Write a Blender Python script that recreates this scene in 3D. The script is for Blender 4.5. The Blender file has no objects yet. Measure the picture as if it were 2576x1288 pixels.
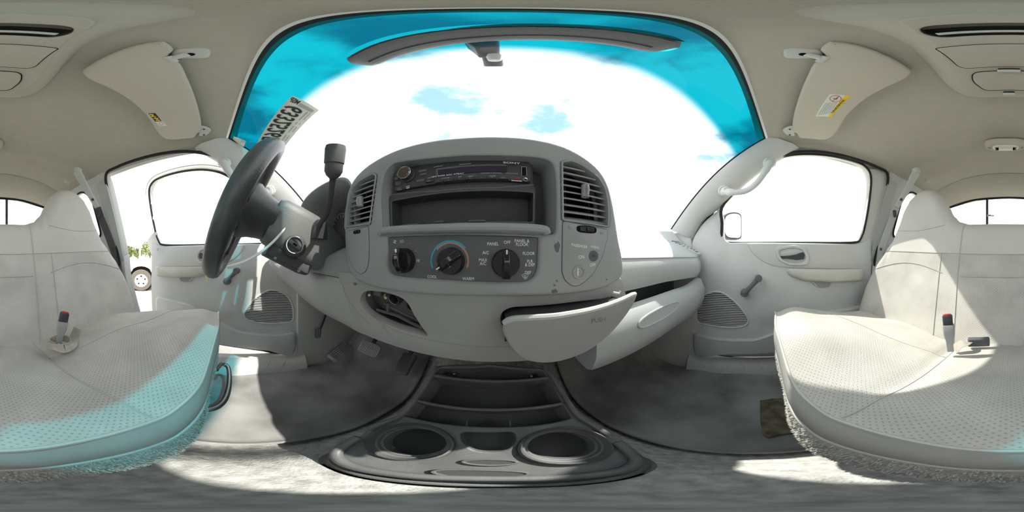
import bpy, bmesh, math, random
from mathutils import Vector, Matrix
from mathutils.bvhtree import BVHTree
from mathutils.geometry import delaunay_2d_cdt
random.seed(7)
PI = math.pi
SC = bpy.context.scene
COL = SC.collection

# ---------------------------------------------------------------- camera
# cab frame: +Y to the bonnet, +X to the passenger side, camera at the origin
cam_d = bpy.data.cameras.new('camera'); cam_d.type = 'PANO'
cam_d.panorama_type = 'EQUIRECTANGULAR'
cam_d.clip_start = 0.005; cam_d.clip_end = 500
cam = bpy.data.objects.new('camera', cam_d); COL.objects.link(cam)
cam.location = (0, 0, 0)
cam.rotation_euler = (PI/2, 0, -math.radians(38/2576*360))
SC.camera = cam

# ---------------------------------------------------------------- world
SKY = 2.8
w = bpy.data.worlds.new('sky'); SC.world = w; w.use_nodes = True
nt = w.node_tree; nt.nodes.clear()
def N(t, **k):
    n = nt.nodes.new(t)
    for a, b in k.items(): setattr(n, a, b)
    return n
tc = N('ShaderNodeTexCoord'); sep = N('ShaderNodeSeparateXYZ')
nt.links.new(tc.outputs['Generated'], sep.inputs[0])
nz = N('ShaderNodeTexNoise'); nz.inputs['Scale'].default_value = 2.3; nz.inputs['Detail'].default_value = 6
nz.inputs['Roughness'].default_value = .55
mp = N('ShaderNodeMapping'); mp.inputs['Scale'].default_value = (1, 1, 2.0); mp.inputs['Location'].default_value = (.95, .1, .55)
nt.links.new(tc.outputs['Generated'], mp.inputs[0]); nt.links.new(mp.outputs[0], nz.inputs[0])
r1 = N('ShaderNodeMapRange'); r1.interpolation_type = 'SMOOTHSTEP'
for i, v in zip((1, 2, 3, 4), (.37, .53, 0, 1)): r1.inputs[i].default_value = v
nt.links.new(nz.outputs[0], r1.inputs[0])
r2 = N('ShaderNodeMapRange'); r2.interpolation_type = 'SMOOTHSTEP'      # haze: white towards the horizon
for i, v in zip((1, 2, 3, 4), (.12, .55, 1, 0)): r2.inputs[i].default_value = v
nt.links.new(sep.outputs[2], r2.inputs[0])
mx = N('ShaderNodeMath', operation='MAXIMUM')
nt.links.new(r1.outputs[0], mx.inputs[0]); nt.links.new(r2.outputs[0], mx.inputs[1])
cm = N('ShaderNodeMix', data_type='RGBA')
cm.inputs[6].default_value = (.56, .92, 1.20, 1); cm.inputs[7].default_value = (SKY, SKY, SKY*1.01, 1)
nt.links.new(mx.outputs[0], cm.inputs[0])
bg = N('ShaderNodeBackground'); bg.inputs[1].default_value = 1.0
wo = N('ShaderNodeOutputWorld')
nt.links.new(cm.outputs[2], bg.inputs[0]); nt.links.new(bg.outputs[0], wo.inputs[0])

# ---------------------------------------------------------------- sun
SUN_DIR = Vector((-.80, -.165, -1.0)).normalized()       # the way the light travels
sd = bpy.data.lights.new('sun', 'SUN'); sd.energy = 7.6; sd.angle = math.radians(.8); sd.color = (1, .95, .86)
sun = bpy.data.objects.new('sun', sd); COL.objects.link(sun)
sun.rotation_euler = SUN_DIR.to_track_quat('-Z', 'Y').to_euler(); sun.location = (6, 2, 8)

vs = SC.view_settings
SC.display_settings.display_device = 'sRGB'
vs.view_transform = 'Standard'; vs.look = 'None'; vs.exposure = 0.0; vs.gamma = 1.0; vs.use_curve_mapping = False

# ---------------------------------------------------------------- pixel rays
def ray(px, py):
    az = (px-1250)/2576*2*PI; el = (644-py)/1288*PI
    return Vector((math.sin(az)*math.cos(el), math.cos(az)*math.cos(el), math.sin(el)))
def P(px, py, x=None, y=None, z=None, r=None, n=None, d=None):
    v = ray(px, py)
    if x is not None: t = x/v.x
    elif y is not None: t = y/v.y
    elif z is not None: t = z/v.z
    elif r is not None: t = r/math.hypot(v.x, v.y)
    else: t = d/Vector(n).dot(v)
    return v*t
def PX(pts, **k): return [P(a, b, **k) for a, b in pts]

# ---------------------------------------------------------------- materials
MATS = {}
def mat(name, col, rough=.6, spec=.3, noise=None, bump=None, metal=0.0, coat=0.0, emit=None):
    if name in MATS: return MATS[name]
    m = bpy.data.materials.new(name); m.use_nodes = True
    t = m.node_tree; b = t.nodes['Principled BSDF']
    b.inputs['Base Color'].default_value = (*col, 1); b.inputs['Roughness'].default_value = rough
    b.inputs['Specular IOR Level'].default_value = spec; b.inputs['Metallic'].default_value = metal
    b.inputs['Coat Weight'].default_value = coat
    if emit:
        b.inputs['Emission Color'].default_value = (*emit[0], 1); b.inputs['Emission Strength'].default_value = emit[1]
    c = t.nodes.new('ShaderNodeTexCoord')
    if noise:
        nn = t.nodes.new('ShaderNodeTexNoise'); nn.inputs['Scale'].default_value = noise[0]; nn.inputs['Detail'].default_value = 5
        t.links.new(c.outputs['Object'], nn.inputs[0])
        mr = t.nodes.new('ShaderNodeMapRange')
        for i, v in zip((1, 2, 3, 4), (.3, .7, 1-noise[1], 1+noise[1])): mr.inputs[i].default_value = v
        t.links.new(nn.outputs[0], mr.inputs[0])
        mm = t.nodes.new('ShaderNodeMix'); mm.data_type = 'RGBA'; mm.blend_type = 'MULTIPLY'; mm.inputs[0].default_value = 1
        mm.inputs[6].default_value = (*col, 1); t.links.new(mr.outputs[0], mm.inputs[7])
        t.links.new(mm.outputs[2], b.inputs['Base Color'])
    if bump:
        bn = t.nodes.new('ShaderNodeTexNoise'); bn.inputs['Scale'].default_value = bump[0]; bn.inputs['Detail'].default_value = 2
        t.links.new(c.outputs['Object'], bn.inputs[0])
        bb = t.nodes.new('ShaderNodeBump'); bb.inputs['Strength'].default_value = bump[1]; bb.inputs['Distance'].default_value = .002
        t.links.new(bn.outputs[0], bb.inputs['Height']); t.links.new(bb.outputs[0], b.inputs['Normal'])
    MATS[name] = m
    return m
def weave(name, col, axes):
    """cloth woven with rows of small dark pits"""
    m = mat(name, col, .9, .1)
    t = m.node_tree; b = t.nodes['Principled BSDF']
    c = t.nodes.new('ShaderNodeTexCoord'); s = t.nodes.new('ShaderNodeSeparateXYZ'); t.links.new(c.outputs['Object'], s.inputs[0])
    def M(op, a, v=None):
        n = t.nodes.new('ShaderNodeMath'); n.operation = op
        for i, q in enumerate((a, v)):
            if q is None: continue
            if isinstance(q, (int, float)): n.inputs[i].default_value = q
            else: t.links.new(q, n.inputs[i])
        return n.outputs[0]
    k1, k2 = 2*PI/.0105, 2*PI/.0080
    p = M('MULTIPLY', M('SINE', M('MULTIPLY', s.outputs[axes[0]], k1)), M('SINE', M('MULTIPLY', s.outputs[axes[1]], k2)))
    mr = t.nodes.new('ShaderNodeMapRange'); mr.interpolation_type = 'SMOOTHSTEP'
    for i, v in zip((1, 2, 3, 4), (.40, .95, 1, .66)): mr.inputs[i].default_value = v
    t.links.new(p, mr.inputs[0])
    nn = t.nodes.new('ShaderNodeTexNoise'); nn.inputs['Scale'].default_value = 9; nn.inputs['Detail'].default_value = 6
    t.links.new(c.outputs['Object'], nn.inputs[0])
    m2 = t.nodes.new('ShaderNodeMapRange')
    for i, v in zip((1, 2, 3, 4), (.35, .7, .86, 1.08)): m2.inputs[i].default_value = v
    t.links.new(nn.outputs[0], m2.inputs[0])
    f = M('MULTIPLY', mr.outputs[0], m2.outputs[0])
    mm = t.nodes.new('ShaderNodeMix'); mm.data_type = 'RGBA'; mm.blend_type = 'MULTIPLY'; mm.inputs[0].default_value = 1
    mm.inputs[6].default_value = (*col, 1); t.links.new(f, mm.inputs[7]); t.links.new(mm.outputs[2], b.inputs['Base Color'])
    fine = M('MULTIPLY', M('SINE', M('MULTIPLY', M('ADD', s.outputs[axes[0]], s.outputs[axes[1]]), 2*PI/.0032)), .25)
    h = M('ADD', mr.outputs[0], fine)
    bb = t.nodes.new('ShaderNodeBump'); bb.inputs['Strength'].default_value = .45; bb.inputs['Distance'].default_value = .0015
    t.links.new(h, bb.inputs['Height']); t.links.new(bb.outputs[0], b.inputs['Normal'])
    return m
def glassmat(name, tint=(1, 1, 1), gloss=.04, band=None):
    m = bpy.data.materials.new(name); m.use_nodes = True; t = m.node_tree; t.nodes.clear()
    o = t.nodes.new('ShaderNodeOutputMaterial'); tr = t.nodes.new('ShaderNodeBsdfTransparent'); gl = t.nodes.new('ShaderNodeBsdfGlossy')
    gl.inputs['Roughness'].default_value = .02; tr.inputs[0].default_value = (*tint, 1)
    if band:
        at = t.nodes.new('ShaderNodeAttribute'); at.attribute_name = 'down'
        mr = t.nodes.new('ShaderNodeMapRange'); mr.interpolation_type = 'SMOOTHSTEP'
        for i, v in zip((1, 2, 3, 4), (band[0], band[1], 0, 1)): mr.inputs[i].default_value = v
        t.links.new(at.outputs['Fac'], mr.inputs[0])
        mi = t.nodes.new('ShaderNodeMix'); mi.data_type = 'RGBA'
        mi.inputs[6].default_value = (*band[2], 1); mi.inputs[7].default_value = (*tint, 1)
        t.links.new(mr.outputs[0], mi.inputs[0]); t.links.new(mi.outputs[2], tr.inputs[0])
    mx = t.nodes.new('ShaderNodeMixShader'); mx.inputs[0].default_value = gloss
    t.links.new(tr.outputs[0], mx.inputs[1]); t.links.new(gl.outputs[0], mx.inputs[2]); t.links.new(mx.outputs[0], o.inputs[0])
    return m
M_head = mat('headliner_cloth', (.47, .445, .385), .95, .1, noise=(30, .025), bump=(900, .35))
M_visor = mat('visor_cloth', (.54, .505, .435), .9, .1, bump=(700, .3))
M_trim = mat('grey_trim_plastic', (.54, .545, .53), .55, .3, bump=(500, .12))
M_trim2 = mat('light_trim_plastic', (.56, .56, .53), .5, .3)
M_door = mat('door_vinyl', (.58, .585, .575), .6, .3, noise=(6, .05), bump=(420, .15))
M_door2 = mat('door_cloth', (.60, .60, .58), .85, .1, bump=(800, .3))
M_arm = mat('armrest_vinyl', (.60, .585, .53), .5, .3, noise=(12, .05))
M_dash = mat('dash_plastic', (.32, .33, .33), .5, .35, noise=(9, .06), bump=(500, .2))
M_dash2 = mat('dash_lower_plastic', (.385, .385, .38), .55, .3, noise=(7, .06), bump=(500, .15))
M_dashR = mat('dash_pad', (.48, .495, .495), .55, .3, noise=(7, .05), bump=(500, .15))
M_panel = mat('control_panel_plastic', (.12, .125, .13), .5, .3)
M_blk = mat('black_plastic', (.05, .052, .055), .4, .4)
M_blkm = mat('matt_black_plastic', (.075, .077, .08), .7, .25, bump=(600, .15))
M_gloss = mat('gloss_black_plastic', (.012, .012, .013), .12, .6)
M_leather = mat('wheel_leather', (.055, .057, .057), .38, .45, noise=(20, .2), bump=(300, .2))
M_rubber = mat('rubber_seal', (.03, .03, .032), .8, .15)
M_mat = mat('black_vinyl_mat', (.27, .265, .26), .75, .2, noise=(5, .45), bump=(40, .4))
M_carpet = mat('tunnel_carpet', (.46, .455, .44), 1, .0, noise=(60, .3), bump=(260, 1.0))
M_cons = mat('console_plastic', (.155, .157, .16), .45, .35, noise=(16, .25), bump=(500, .2))
M_cloth = mat('plain_seat_cloth', (.535, .515, .48), .9, .1, noise=(6, .05), bump=(900, .25))
M_fringe = mat('seat_carpet', (.46, .45, .42), 1, 0, noise=(120, .25), bump=(240, 1.0))
M_weave_h = weave('woven_seat_cloth_cushion', (.555, .53, .49), (0, 1))
M_weave_v = weave('woven_seat_cloth_back', (.555, .53, .49), (0, 2))
M_seam = mat('seam_thread', (.45, .435, .40), .9, .1)
M_web = mat('belt_webbing', (.46, .42, .37), .8, .1, noise=(40, .12), bump=(500, .3))
M_webd = mat('dark_belt_webbing', (.10, .10, .10), .8, .1, bump=(500, .3))
M_red = mat('red_button', (.55, .02, .03), .35, .4)
M_chrome = mat('chrome', (.8, .8, .8), .15, .5, metal=1)
M_steel = mat('worn_steel', (.35, .35, .34), .4, .4, metal=1)
M_white = mat('white_paint', (.85, .85, .85), .35, .4)
M_wtext = mat('white_print', (.78, .8, .8), .6, .2)
M_gtext = mat('grey_print', (.38, .4, .41), .6, .2)
M_dtext = mat('dark_print', (.04, .045, .05), .6, .2)
M_paper = mat('white_paper', (.72, .74, .68), .8, .1)
M_yellow = mat('yellow_print', (.85, .58, .03), .6, .2)
M_cyan = mat('blue_print', (.03, .42, .60), .6, .2)
M_pink = mat('pink_print', (.48, .27, .24), .6, .2)
M_redp = mat('red_print', (.55, .06, .10), .6, .2)
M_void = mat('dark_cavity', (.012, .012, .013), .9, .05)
M_cream = mat('cream_plastic', (.72, .68, .46), .5, .3)
M_lens = mat('frosted_lens', (.75, .74, .68), .25, .4)
M_mirror = mat('mirror_glass', (.8, .82, .85), .03, .5, metal=1)
M_frame = mat('body_paint_silver', (.74, .74, .72), .35, .4)
G_clear = glassmat('clear_glass', (.97, .99, .98), .03)
G_shield = glassmat('windshield_glass', (.97, .99, .98), .02, band=(.125, .185, (.0010, .205, .262)))

# ---------------------------------------------------------------- mesh tools
CM = [Matrix.Identity(4)]           # placement applied to everything that is built
WL = {}                             # world location of every object made here
def clean(vf):
    return vf
def join(*parts):
    V, F = [], []
    for v, f in parts:
        b = len(V); V += list(v); F += [tuple(i+b for i in q) for q in f]
    return V, F
def tag(o, label=None, cat=None, group=None, kind=None):
    for k, v in (('label', label), ('category', cat), ('group', group), ('kind', kind)):
        if v: o[k] = v
    return o
def emp(name, loc, label, cat, group=None, kind=None):
    o = bpy.data.objects.new(name, None); COL.objects.link(o)
    l = CM[-1] @ Vector(loc)
    o.location = l; WL[o.name] = l; o.empty_display_size = .02
    return tag(o, label, cat, group, kind)
def mk(name, vf, m, parent=None, smooth=35, label=None, cat=None, group=None, kind=None, bevel=0, bseg=2, sub=0, solid=0, fix=True, attr=None):
    V, F = vf
    M4 = CM[-1]
    V = [M4 @ Vector(v) for v in V]
    lo = Vector([min(v[i] for v in V) for i in range(3)]); hi = Vector([max(v[i] for v in V) for i in range(3)])
    c = (lo+hi)/2
    if parent is None: c.z = lo.z
    me = bpy.data.meshes.new(name)
    me.from_pydata([v-c for v in V], [], [tuple(f) for f in F]); me.validate()
    bm = bmesh.new(); bm.from_mesh(me)
    if not attr: bmesh.ops.remove_doubles(bm, verts=bm.verts, dist=1e-6)
    if fix: bmesh.ops.recalc_face_normals(bm, faces=bm.faces)
    if attr:
        lay = bm.verts.layers.float.new(attr[0])
        bm.verts.ensure_lookup_table()
        for v, a in zip(bm.verts, attr[1]): v[lay] = a
    bm.to_mesh(me); bm.free()
    if smooth:
        for p in me.polygons: p.use_smooth = True
        me.set_sharp_from_angle(angle=math.radians(smooth))
    me.materials.append(m)
    o = bpy.data.objects.new(name, me); COL.objects.link(o)
    WL[o.name] = c.copy()
    if parent is not None:
        o.parent = parent; o.location = c - WL[parent.name]
    else: o.location = c
    if solid:
        q = o.modifiers.new('thickness', 'SOLIDIFY'); q.thickness = solid; q.offset = -1
    if bevel:
        q = o.modifiers.new('rounding', 'BEVEL'); q.width = bevel; q.segments = bseg; q.limit_method = 'ANGLE'; q.angle_limit = math.radians(40)
    if sub:
        q = o.modifiers.new('smoothing', 'SUBSURF'); q.levels = sub; q.render_levels = sub
    return tag(o, label, cat, group, kind)
def basis(n):
    n = Vector(n).normalized()
    u = Vector((0, 0, 1)).cross(n)
    if u.length < .25: u = Vector((1, 0, 0))-n*n.x
    u.normalize(); v = n.cross(u)
    return u, v, n
def box(c, s, R=None):
    c = Vector(c); hx, hy, hz = s[0]/2, s[1]/2, s[2]/2
    V = [Vector((a*hx, b*hy, d*hz)) for a in (-1, 1) for b in (-1, 1) for d in (-1, 1)]
    if R is not None: V = [R @ v for v in V]
    V = [v+c for v in V]
    return V, [(0, 1, 3, 2), (4, 6, 7, 5), (0, 4, 5, 1), (2, 3, 7, 6), (0, 2, 6, 4), (1, 5, 7, 3)]
def frameR(u, v):
    u = Vector(u).normalized(); n = u.cross(Vector(v)).normalized(); v = n.cross(u)
    return Matrix((u, v, n)).transposed()
def prism(pts, vec):
    pts = [Vector(p) for p in pts]; vec = Vector(vec); k = len(pts)
    V = pts+[p+vec for p in pts]
    F = [tuple(range(k)), tuple(range(2*k-1, k-1, -1))]+[(i, (i+1) % k, k+(i+1) % k, k+i) for i in range(k)]
    return V, F
def plate(outer, holes=(), depth=.01, n=(0, -1, 0), bevel=0.0, bres=2):
    """flat piece cut to an outline, with holes; face on the outline, body going back along -n"""
    u, v, n = basis(n); o = Vector(outer[0])
    def flat(ring):
        q = []
        for p in ring:
            d = Vector(p)-o; c = Vector((d.dot(u), d.dot(v)))
            if not q or (c-q[-1]).length > 2e-5: q.append(c)
        if (q[0]-q[-1]).length < 2e-5: q.pop()
        a = sum(q[k-1].x*q[k].y-q[k].x*q[k-1].y for k in range(len(q)))
        return q if a > 0 else q[::-1]
    rings = [flat(outer)]+[flat(h)[::-1] for h in holes]
    def inset(ring, w):
        k = len(ring); out = []
        for t in range(k):
            a, b, c = ring[t-1], ring[t], ring[(t+1) % k]
            e, f = (b-a).normalized(), (c-b).normalized()
            m = Vector((-e.y-f.y, e.x+f.x))
            if m.length < 1e-6: m = Vector((-e.y, e.x))
            m.normalize(); cs = max(m.dot(Vector((-e.y, e.x))), .5)
            out.append(b+m*(w/cs))
        return out
    levels = [(0.0, 0.0)] if not bevel else [(bevel*(1-math.sin(PI/2*k/bres)), bevel*(1-math.cos(PI/2*k/bres))) for k in range(bres+1)]
    def at3(c, h): return o+u*c.x+v*c.y-n*h
    V, F = [], []
    cap = [inset(r, levels[0][0]) if bevel else r for r in rings]
    vs2 = [c for r in cap for c in r]; fs = []; b0 = 0
    for r in cap: fs.append(list(range(b0, b0+len(r)))); b0 += len(r)
    edges = [(f[k-1], f[k]) for f in fs for k in range(len(f))]
    cv, ce, cf, _a, _b, _c = delaunay_2d_cdt(vs2, edges, fs[:0], 0, 1e-7)
    def inside(c, ring):
        w_ = False
        for k in range(len(ring)):
            a, b = ring[k-1], ring[k]
            if (a.y > c.y) != (b.y > c.y) and c.x < (b.x-a.x)*(c.y-a.y)/(b.y-a.y)+a.x: w_ = not w_
        return w_
    keep = []
    for f in cf:
        c = sum((cv[k] for k in f), Vector((0, 0)))/len(f)
        if inside(c, cap[0]) and not any(inside(c, h) for h in cap[1:]): keep.append(f)
    for h in (0.0, depth):
        b1 = len(V); V += [at3(c, h) for c in cv]; F += [tuple(k+b1 for k in f) for f in keep]
    lv = levels+([(0, depth-bevel)]+[(w_, depth-h) for w_, h in levels[::-1]][1:] if bevel else [(0, depth)])
    for r in rings:
        loops = [[at3(c, h) for c in (inset(r, w_) if w_ else r)] for w_, h in lv]
        a, b = loft(loops, True, False); b1 = len(V); V += a; F += [tuple(k+b1 for k in f) for f in b]
    return V, F
def text(s, origin, u, v, size, depth=.0003, align='CENTER', sx=1.0, weight=0.0, sp=1.0):
    """lettering: origin + reading direction u + up v"""
    u = Vector(u).normalized(); v = Vector(v).normalized(); n = u.cross(v)
    cu = bpy.data.curves.new('tmp', 'FONT'); cu.body = s; cu.size = 1; cu.align_x = align; cu.align_y = 'CENTER'
    cu.resolution_u = 3; cu.extrude = 0; cu.offset = weight; cu.space_line = sp
    ob = bpy.data.objects.new('tmp', cu)
    me = bpy.data.meshes.new_from_object(ob)
    V = [Vector(origin)+u*(p.co.x*size*sx)+v*(p.co.y*size)+n*depth for p in me.vertices]
    F = [tuple(p.vertices) for p in me.polygons]
    bpy.data.objects.remove(ob); bpy.data.curves.remove(cu); bpy.data.meshes.remove(me)
    return V, F
def loft(rings, closed=True, caps=True):
    k = len(rings[0]); V = [Vector(p) for r in rings for p in r]; F = []
    for i in range(len(rings)-1):
        for j in range(k if closed else k-1):
            a, b = i*k+j, i*k+(j+1) % k
            F.append((a, b, b+k, a+k))
    if caps and closed:
        F.append(tuple(range(k-1, -1, -1))); F.append(tuple((len(rings)-1)*k+j for j in range(k)))
    return V, F
def catmull(pts, n=6, closed=False):
    pts = [Vector(p) for p in pts]; k = len(pts); out = []
    for i in range(k if closed else k-1):
        if closed: a, b, c, d = pts[i-1], pts[i], pts[(i+1) % k], pts[(i+2) % k]
        else: a, b, c, d = pts[max(i-1, 0)], pts[i], pts[i+1], pts[min(i+2, k-1)]
        for j in range(n):
            t = j/n
            out.append(.5*((2*b)+(-a+c)*t+(2*a-5*b+4*c-d)*t*t+(-a+3*b-3*c+d)*t**3))
    if not closed: out.append(pts[-1])
    return out
def rounded(pts, r, seg=5):
    """polygon with rounded corners; r a number or one per corner"""
    pts = [Vector(p) for p in pts]; k = len(pts); out = []
    for i in range(k):
        a, b, c = pts[i-1], pts[i], pts[(i+1) % k]
        rr = r[i] if isinstance(r, (list, tuple)) else r
        u, v = (a-b), (c-b); t = min(rr, u.length*.49, v.length*.49)
        u.normalize(); v.normalize()
        p0, p1 = b+u*t, b+v*t
        for j in range(seg+1):
            s = j/seg
            out.append(p0*(1-s)**2+b*2*s*(1-s)+p1*s*s)
    return out
def tube(path, rad, k=10, caps=True, flat=1.0, up=None):
    path = [Vector(p) for p in path]; m = len(path); rings = []; pn = None
    for i, p in enumerate(path):
        t = (path[min(i+1, m-1)]-path[max(i-1, 0)]).normalized()
        if up is not None: a = (Vector(up)-t*t.dot(Vector(up))).normalized()
        elif pn is None:
            a = t.orthogonal().normalized()
        else:
            a = pn-t*t.dot(pn); a.normalize()
        pn = a; b = t.cross(a)
        r = rad[i] if isinstance(rad, (list, tuple)) else rad
        rings.append([p+(a*math.cos(2*PI*j/k)*flat+b*math.sin(2*PI*j/k))*r for j in range(k)])
    return loft(rings, True, caps)
def ribbon(path, width, thick, up):
    """strap of rectangular section; width across, thick along up (one per point or one)"""
    path = [Vector(p) for p in path]; m = len(path); rings = []
    for i, p in enumerate(path):
        t = (path[min(i+1, m-1)]-path[max(i-1, 0)]).normalized()
        U = Vector(up[i]) if isinstance(up[0], (tuple, list, Vector)) else Vector(up)
        a = (U-t*t.dot(U)).normalized(); b = t.cross(a)
        wd = width[i] if isinstance(width, (list, tuple)) else width
        rings.append([p+b*wd/2+a*thick/2, p-b*wd/2+a*thick/2, p-b*wd/2-a*thick/2, p+b*wd/2-a*thick/2])
    return loft(rings)
def lathe(prof, origin, axis, k=24, cap=True):
    u, v, n = basis(axis); o = Vector(origin)
    rings = [[o+n*h+(u*math.cos(2*PI*j/k)+v*math.sin(2*PI*j/k))*max(r, 1e-5) for j in range(k)] for r, h in prof]
    return loft(rings, True, cap)
def grid(f, us, vs_):
    V = [Vector(f(a, b)) for a in us for b in vs_]; k = len(vs_)
    F = [(i*k+j, i*k+j+1, (i+1)*k+j+1, (i+1)*k+j) for i in range(len(us)-1) for j in range(k-1)]
    return V, F
def lin(a, b, n): return [a+(b-a)*i/(n-1) for i in range(n)]
def sst(a, b, x):
    t = min(max((x-a)/(b-a), 0), 1); return t*t*(3-2*t)
def interp(xs, ys, x):
    if x <= xs[0]: return ys[0]
    for i in range(len(xs)-1):
        if x <= xs[i+1]:
            t = (x-xs[i])/(xs[i+1]-xs[i]); t = t*t*(3-2*t)*.5+t*.5
            return ys[i]+(ys[i+1]-ys[i])*t
    return ys[-1]
def mir(x): return Matrix.Diagonal((-1, 1, 1, 1)) if x < 0 else Matrix.Identity(4)
# ================================================================ setting: the cab shell
GZ = -1.30                                                    # ground under the truck
# ---- floor
def zfloor(x, y):
    z = -.645+.115*(1-sst(.13, .27, abs(x+.02)))
    z += sst(.40, .95, y)*.42
    return z
fl = mk('floor', grid(lambda a, b: (a, b, zfloor(a, b)), lin(-.80, .80, 81), lin(-1.5, .85, 60)), M_carpet, kind='structure', fix=False,
        label='grey carpeted cab floor with a raised tunnel down the middle', cat='floor')
mk('underbody', box((0, -.32, -.74), (1.6, 2.4, .12)), M_rubber, fl)
def floormat(s, x0, x1, name, label):
    xs = lin(x0, x1, 40); ys = lin(-.62, .74, 60)
    def f(a, b):
        lip = .010*(1-sst(0, .02, min(a-x0, x1-a)))
        wob = .003*math.sin(a*37+b*11)+.003*math.sin(b*29-a*17)
        return (a, b, zfloor(a, b)+.009+wob+lip)
    return mk(name, grid(f, xs, ys), M_mat, label=label, cat='floor mat', group='black floor mats', solid=.006, fix=False)
fm = floormat(-1, -.705, -.268, 'floor_mat', 'dusty black vinyl floor mat in front of the driver with pedals above')
floormat(1, .228, .705, 'floor_mat', 'black vinyl floor mat in the passenger footwell with a worn brown patch')

# ---- front bulkhead, kick panels, sills
mk('wall_front', box((0, .84, -.30), (1.6, .04, .76)), M_rubber, kind='structure', label='dark bulkhead behind the dashboard and pedals', cat='wall')
for s, nm in ((-1, 'driver'), (1, 'passenger')):
    CM.append(mir(s))
    o = plate(rounded([(.735, .27, -.70), (.735, .84, -.70), (.735, .84, .12), (.735, .30, .12), (.735, .265, -.1)], .02), (), .06, (-1, 0, 0), .008)
    mk('trim_1' if s < 0 else 'trim_2', o, M_trim, kind='structure', label=f'grey kick panel beside the {nm} footwell', cat='trim')
    pts = []
    prof = [(.690, -.655), (.702, -.605), (.722, -.572), (.755, -.560), (.785, -.563), (.798, -.59), (.80, -.655)]
    rings = [[(a, y, z+(.03*sst(.22, .34, y))) for a, z in prof] for y in lin(-.70, .30, 24)]
    t = mk('trim_3' if s < 0 else 'trim_4', loft(rings), M_trim2 if s < 0 else M_trim, kind='structure', label=f'ribbed door sill plate on the {nm} side', cat='trim', smooth=50)
    for i in range(9):
        y = -.42+i*.075
        mk('rib', tube([(.708, y, -.592), (.724, y+.02, -.571), (.765, y+.035, -.560)], .0022, 6), M_trim, t)
    # rocker panel outside below the sill
    mk('trim_5' if s < 0 else 'trim_6', box((.82, -.18, -.66), (.09, 1.1, .16)), M_frame, kind='structure', bevel=.02, label=f'pale outer rocker panel below the {nm} door', cat='trim')
    CM.pop()

# ---- windshield
def WS(s, t):
    a = abs(s)
    T = Vector((.585*s, .03-.075*a**2.2, .575-.058*a**2.6)); B = Vector((.715*s, .85-.46*a**2, .135))
    p = T.lerp(B, t)
    b = math.sin(PI*t)*.022*(1-.5*a*a)
    return p+Vector((0, b*.5, b))
ws_s, ws_t = lin(-1, 1, 49), [0, .02, .04, .06, .08, .1, .12, .14, .16, .18, .2, .23, .26, .3]+lin(.36, 1, 12)
wsv, wsf = grid(WS, ws_s, ws_t)
down = [t*(WS(s, 1)-WS(s, 0)).length for s in ws_s for t in ws_t]
wsh = mk('window_1', (wsv, wsf), G_shield, kind='structure', attr=('down', down), fix=False, label='wide raked windshield with a blue tinted band along the top', cat='windshield')
WSB = BVHTree.FromPolygons([Vector(v) for v in wsv], wsf)
def PW(px, py, back=0.0):
    d = ray(px, py); h = WSB.ray_cast(Vector((0, 0, 0)), d)[0]
    return h-d*back if h else d*.8
edge = [WS(s, .004) for s in lin(-1, 1, 41)]
mk('seal', tube(edge, .0035, 6, up=(0, 0, 1)), M_rubber, wsh)
for s in (-1, 1): mk('seal', tube([WS(s*.998, t) for t in lin(0, 1, 16)], .0035, 6), M_rubber, wsh)

# ---- ceiling
def zceil(x, y):
    b = interp([-1.5, -1.2, -.7, -.3, .03], [.588, .612, .618, .606, .580], y)
    return b-.098*(min(abs(x), .66)/.64)**3-.012*math.exp(-((y+.80)/.05)**2)*(1-(abs(x)/.66)**4)
def fc(s, t):
    x = .645*s; a = abs(s)
    y0 = .026-.080*min(a/.9, 1)**2.2
    y = y0+(-1.49-y0)*t
    return (x, y, zceil(x, y))
ceil = mk('ceiling', grid(fc, lin(-1, 1, 61), lin(0, 1, 70)), M_head, kind='structure', fix=False, label='beige cloth headliner curving over the whole cab', cat='ceiling')
mk('roof_light_block', grid(lambda s, t: (.70*s, .05+(-1.60-.05)*t-.08*abs(s)**2.2*(1-t), zceil(.60*s, -.6)+.055-.06*abs(s)**4), lin(-1, 1, 21), lin(0, 1, 12)), M_frame, ceil, fix=False)  # unseen outer roof sheet, added to block light leaking past the headliner edges
# rear headliner edge panel with push pins
rp = mk('trim_7', loft([[(x, -1.10-.10*(x/.6)**2, zceil(x, -1.10)-.002), (x, -1.13-.10*(x/.6)**2, zceil(x, -1.13)-.016), (x, -1.40, zceil(x, -1.40)-.022), (x, -1.47, zceil(x, -1.47)-.03), (x, -1.48, zceil(x, -1.48)+.01)] for x in lin(-.6, .6, 31)], closed=False), M_head, kind='structure', fix=False, label='moulded headliner edge panel above the rear window', cat='trim')
for x in (-.17, .165):
    mk('push_pin', lathe([(.001, -.006), (.007, -.006), (.011, -.002), (.011, .004)], (x, -1.235, zceil(x, -1.235)-.014), (0, 0, 1), 16), M_visor, rp)

# ---- windshield header trim under the glass top edge
NS, DS = Vector((1, 0, .28)), .768                            # plane of the upper door openings
def side(y, z): return Vector((DS-.28*z, y, z))
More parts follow.
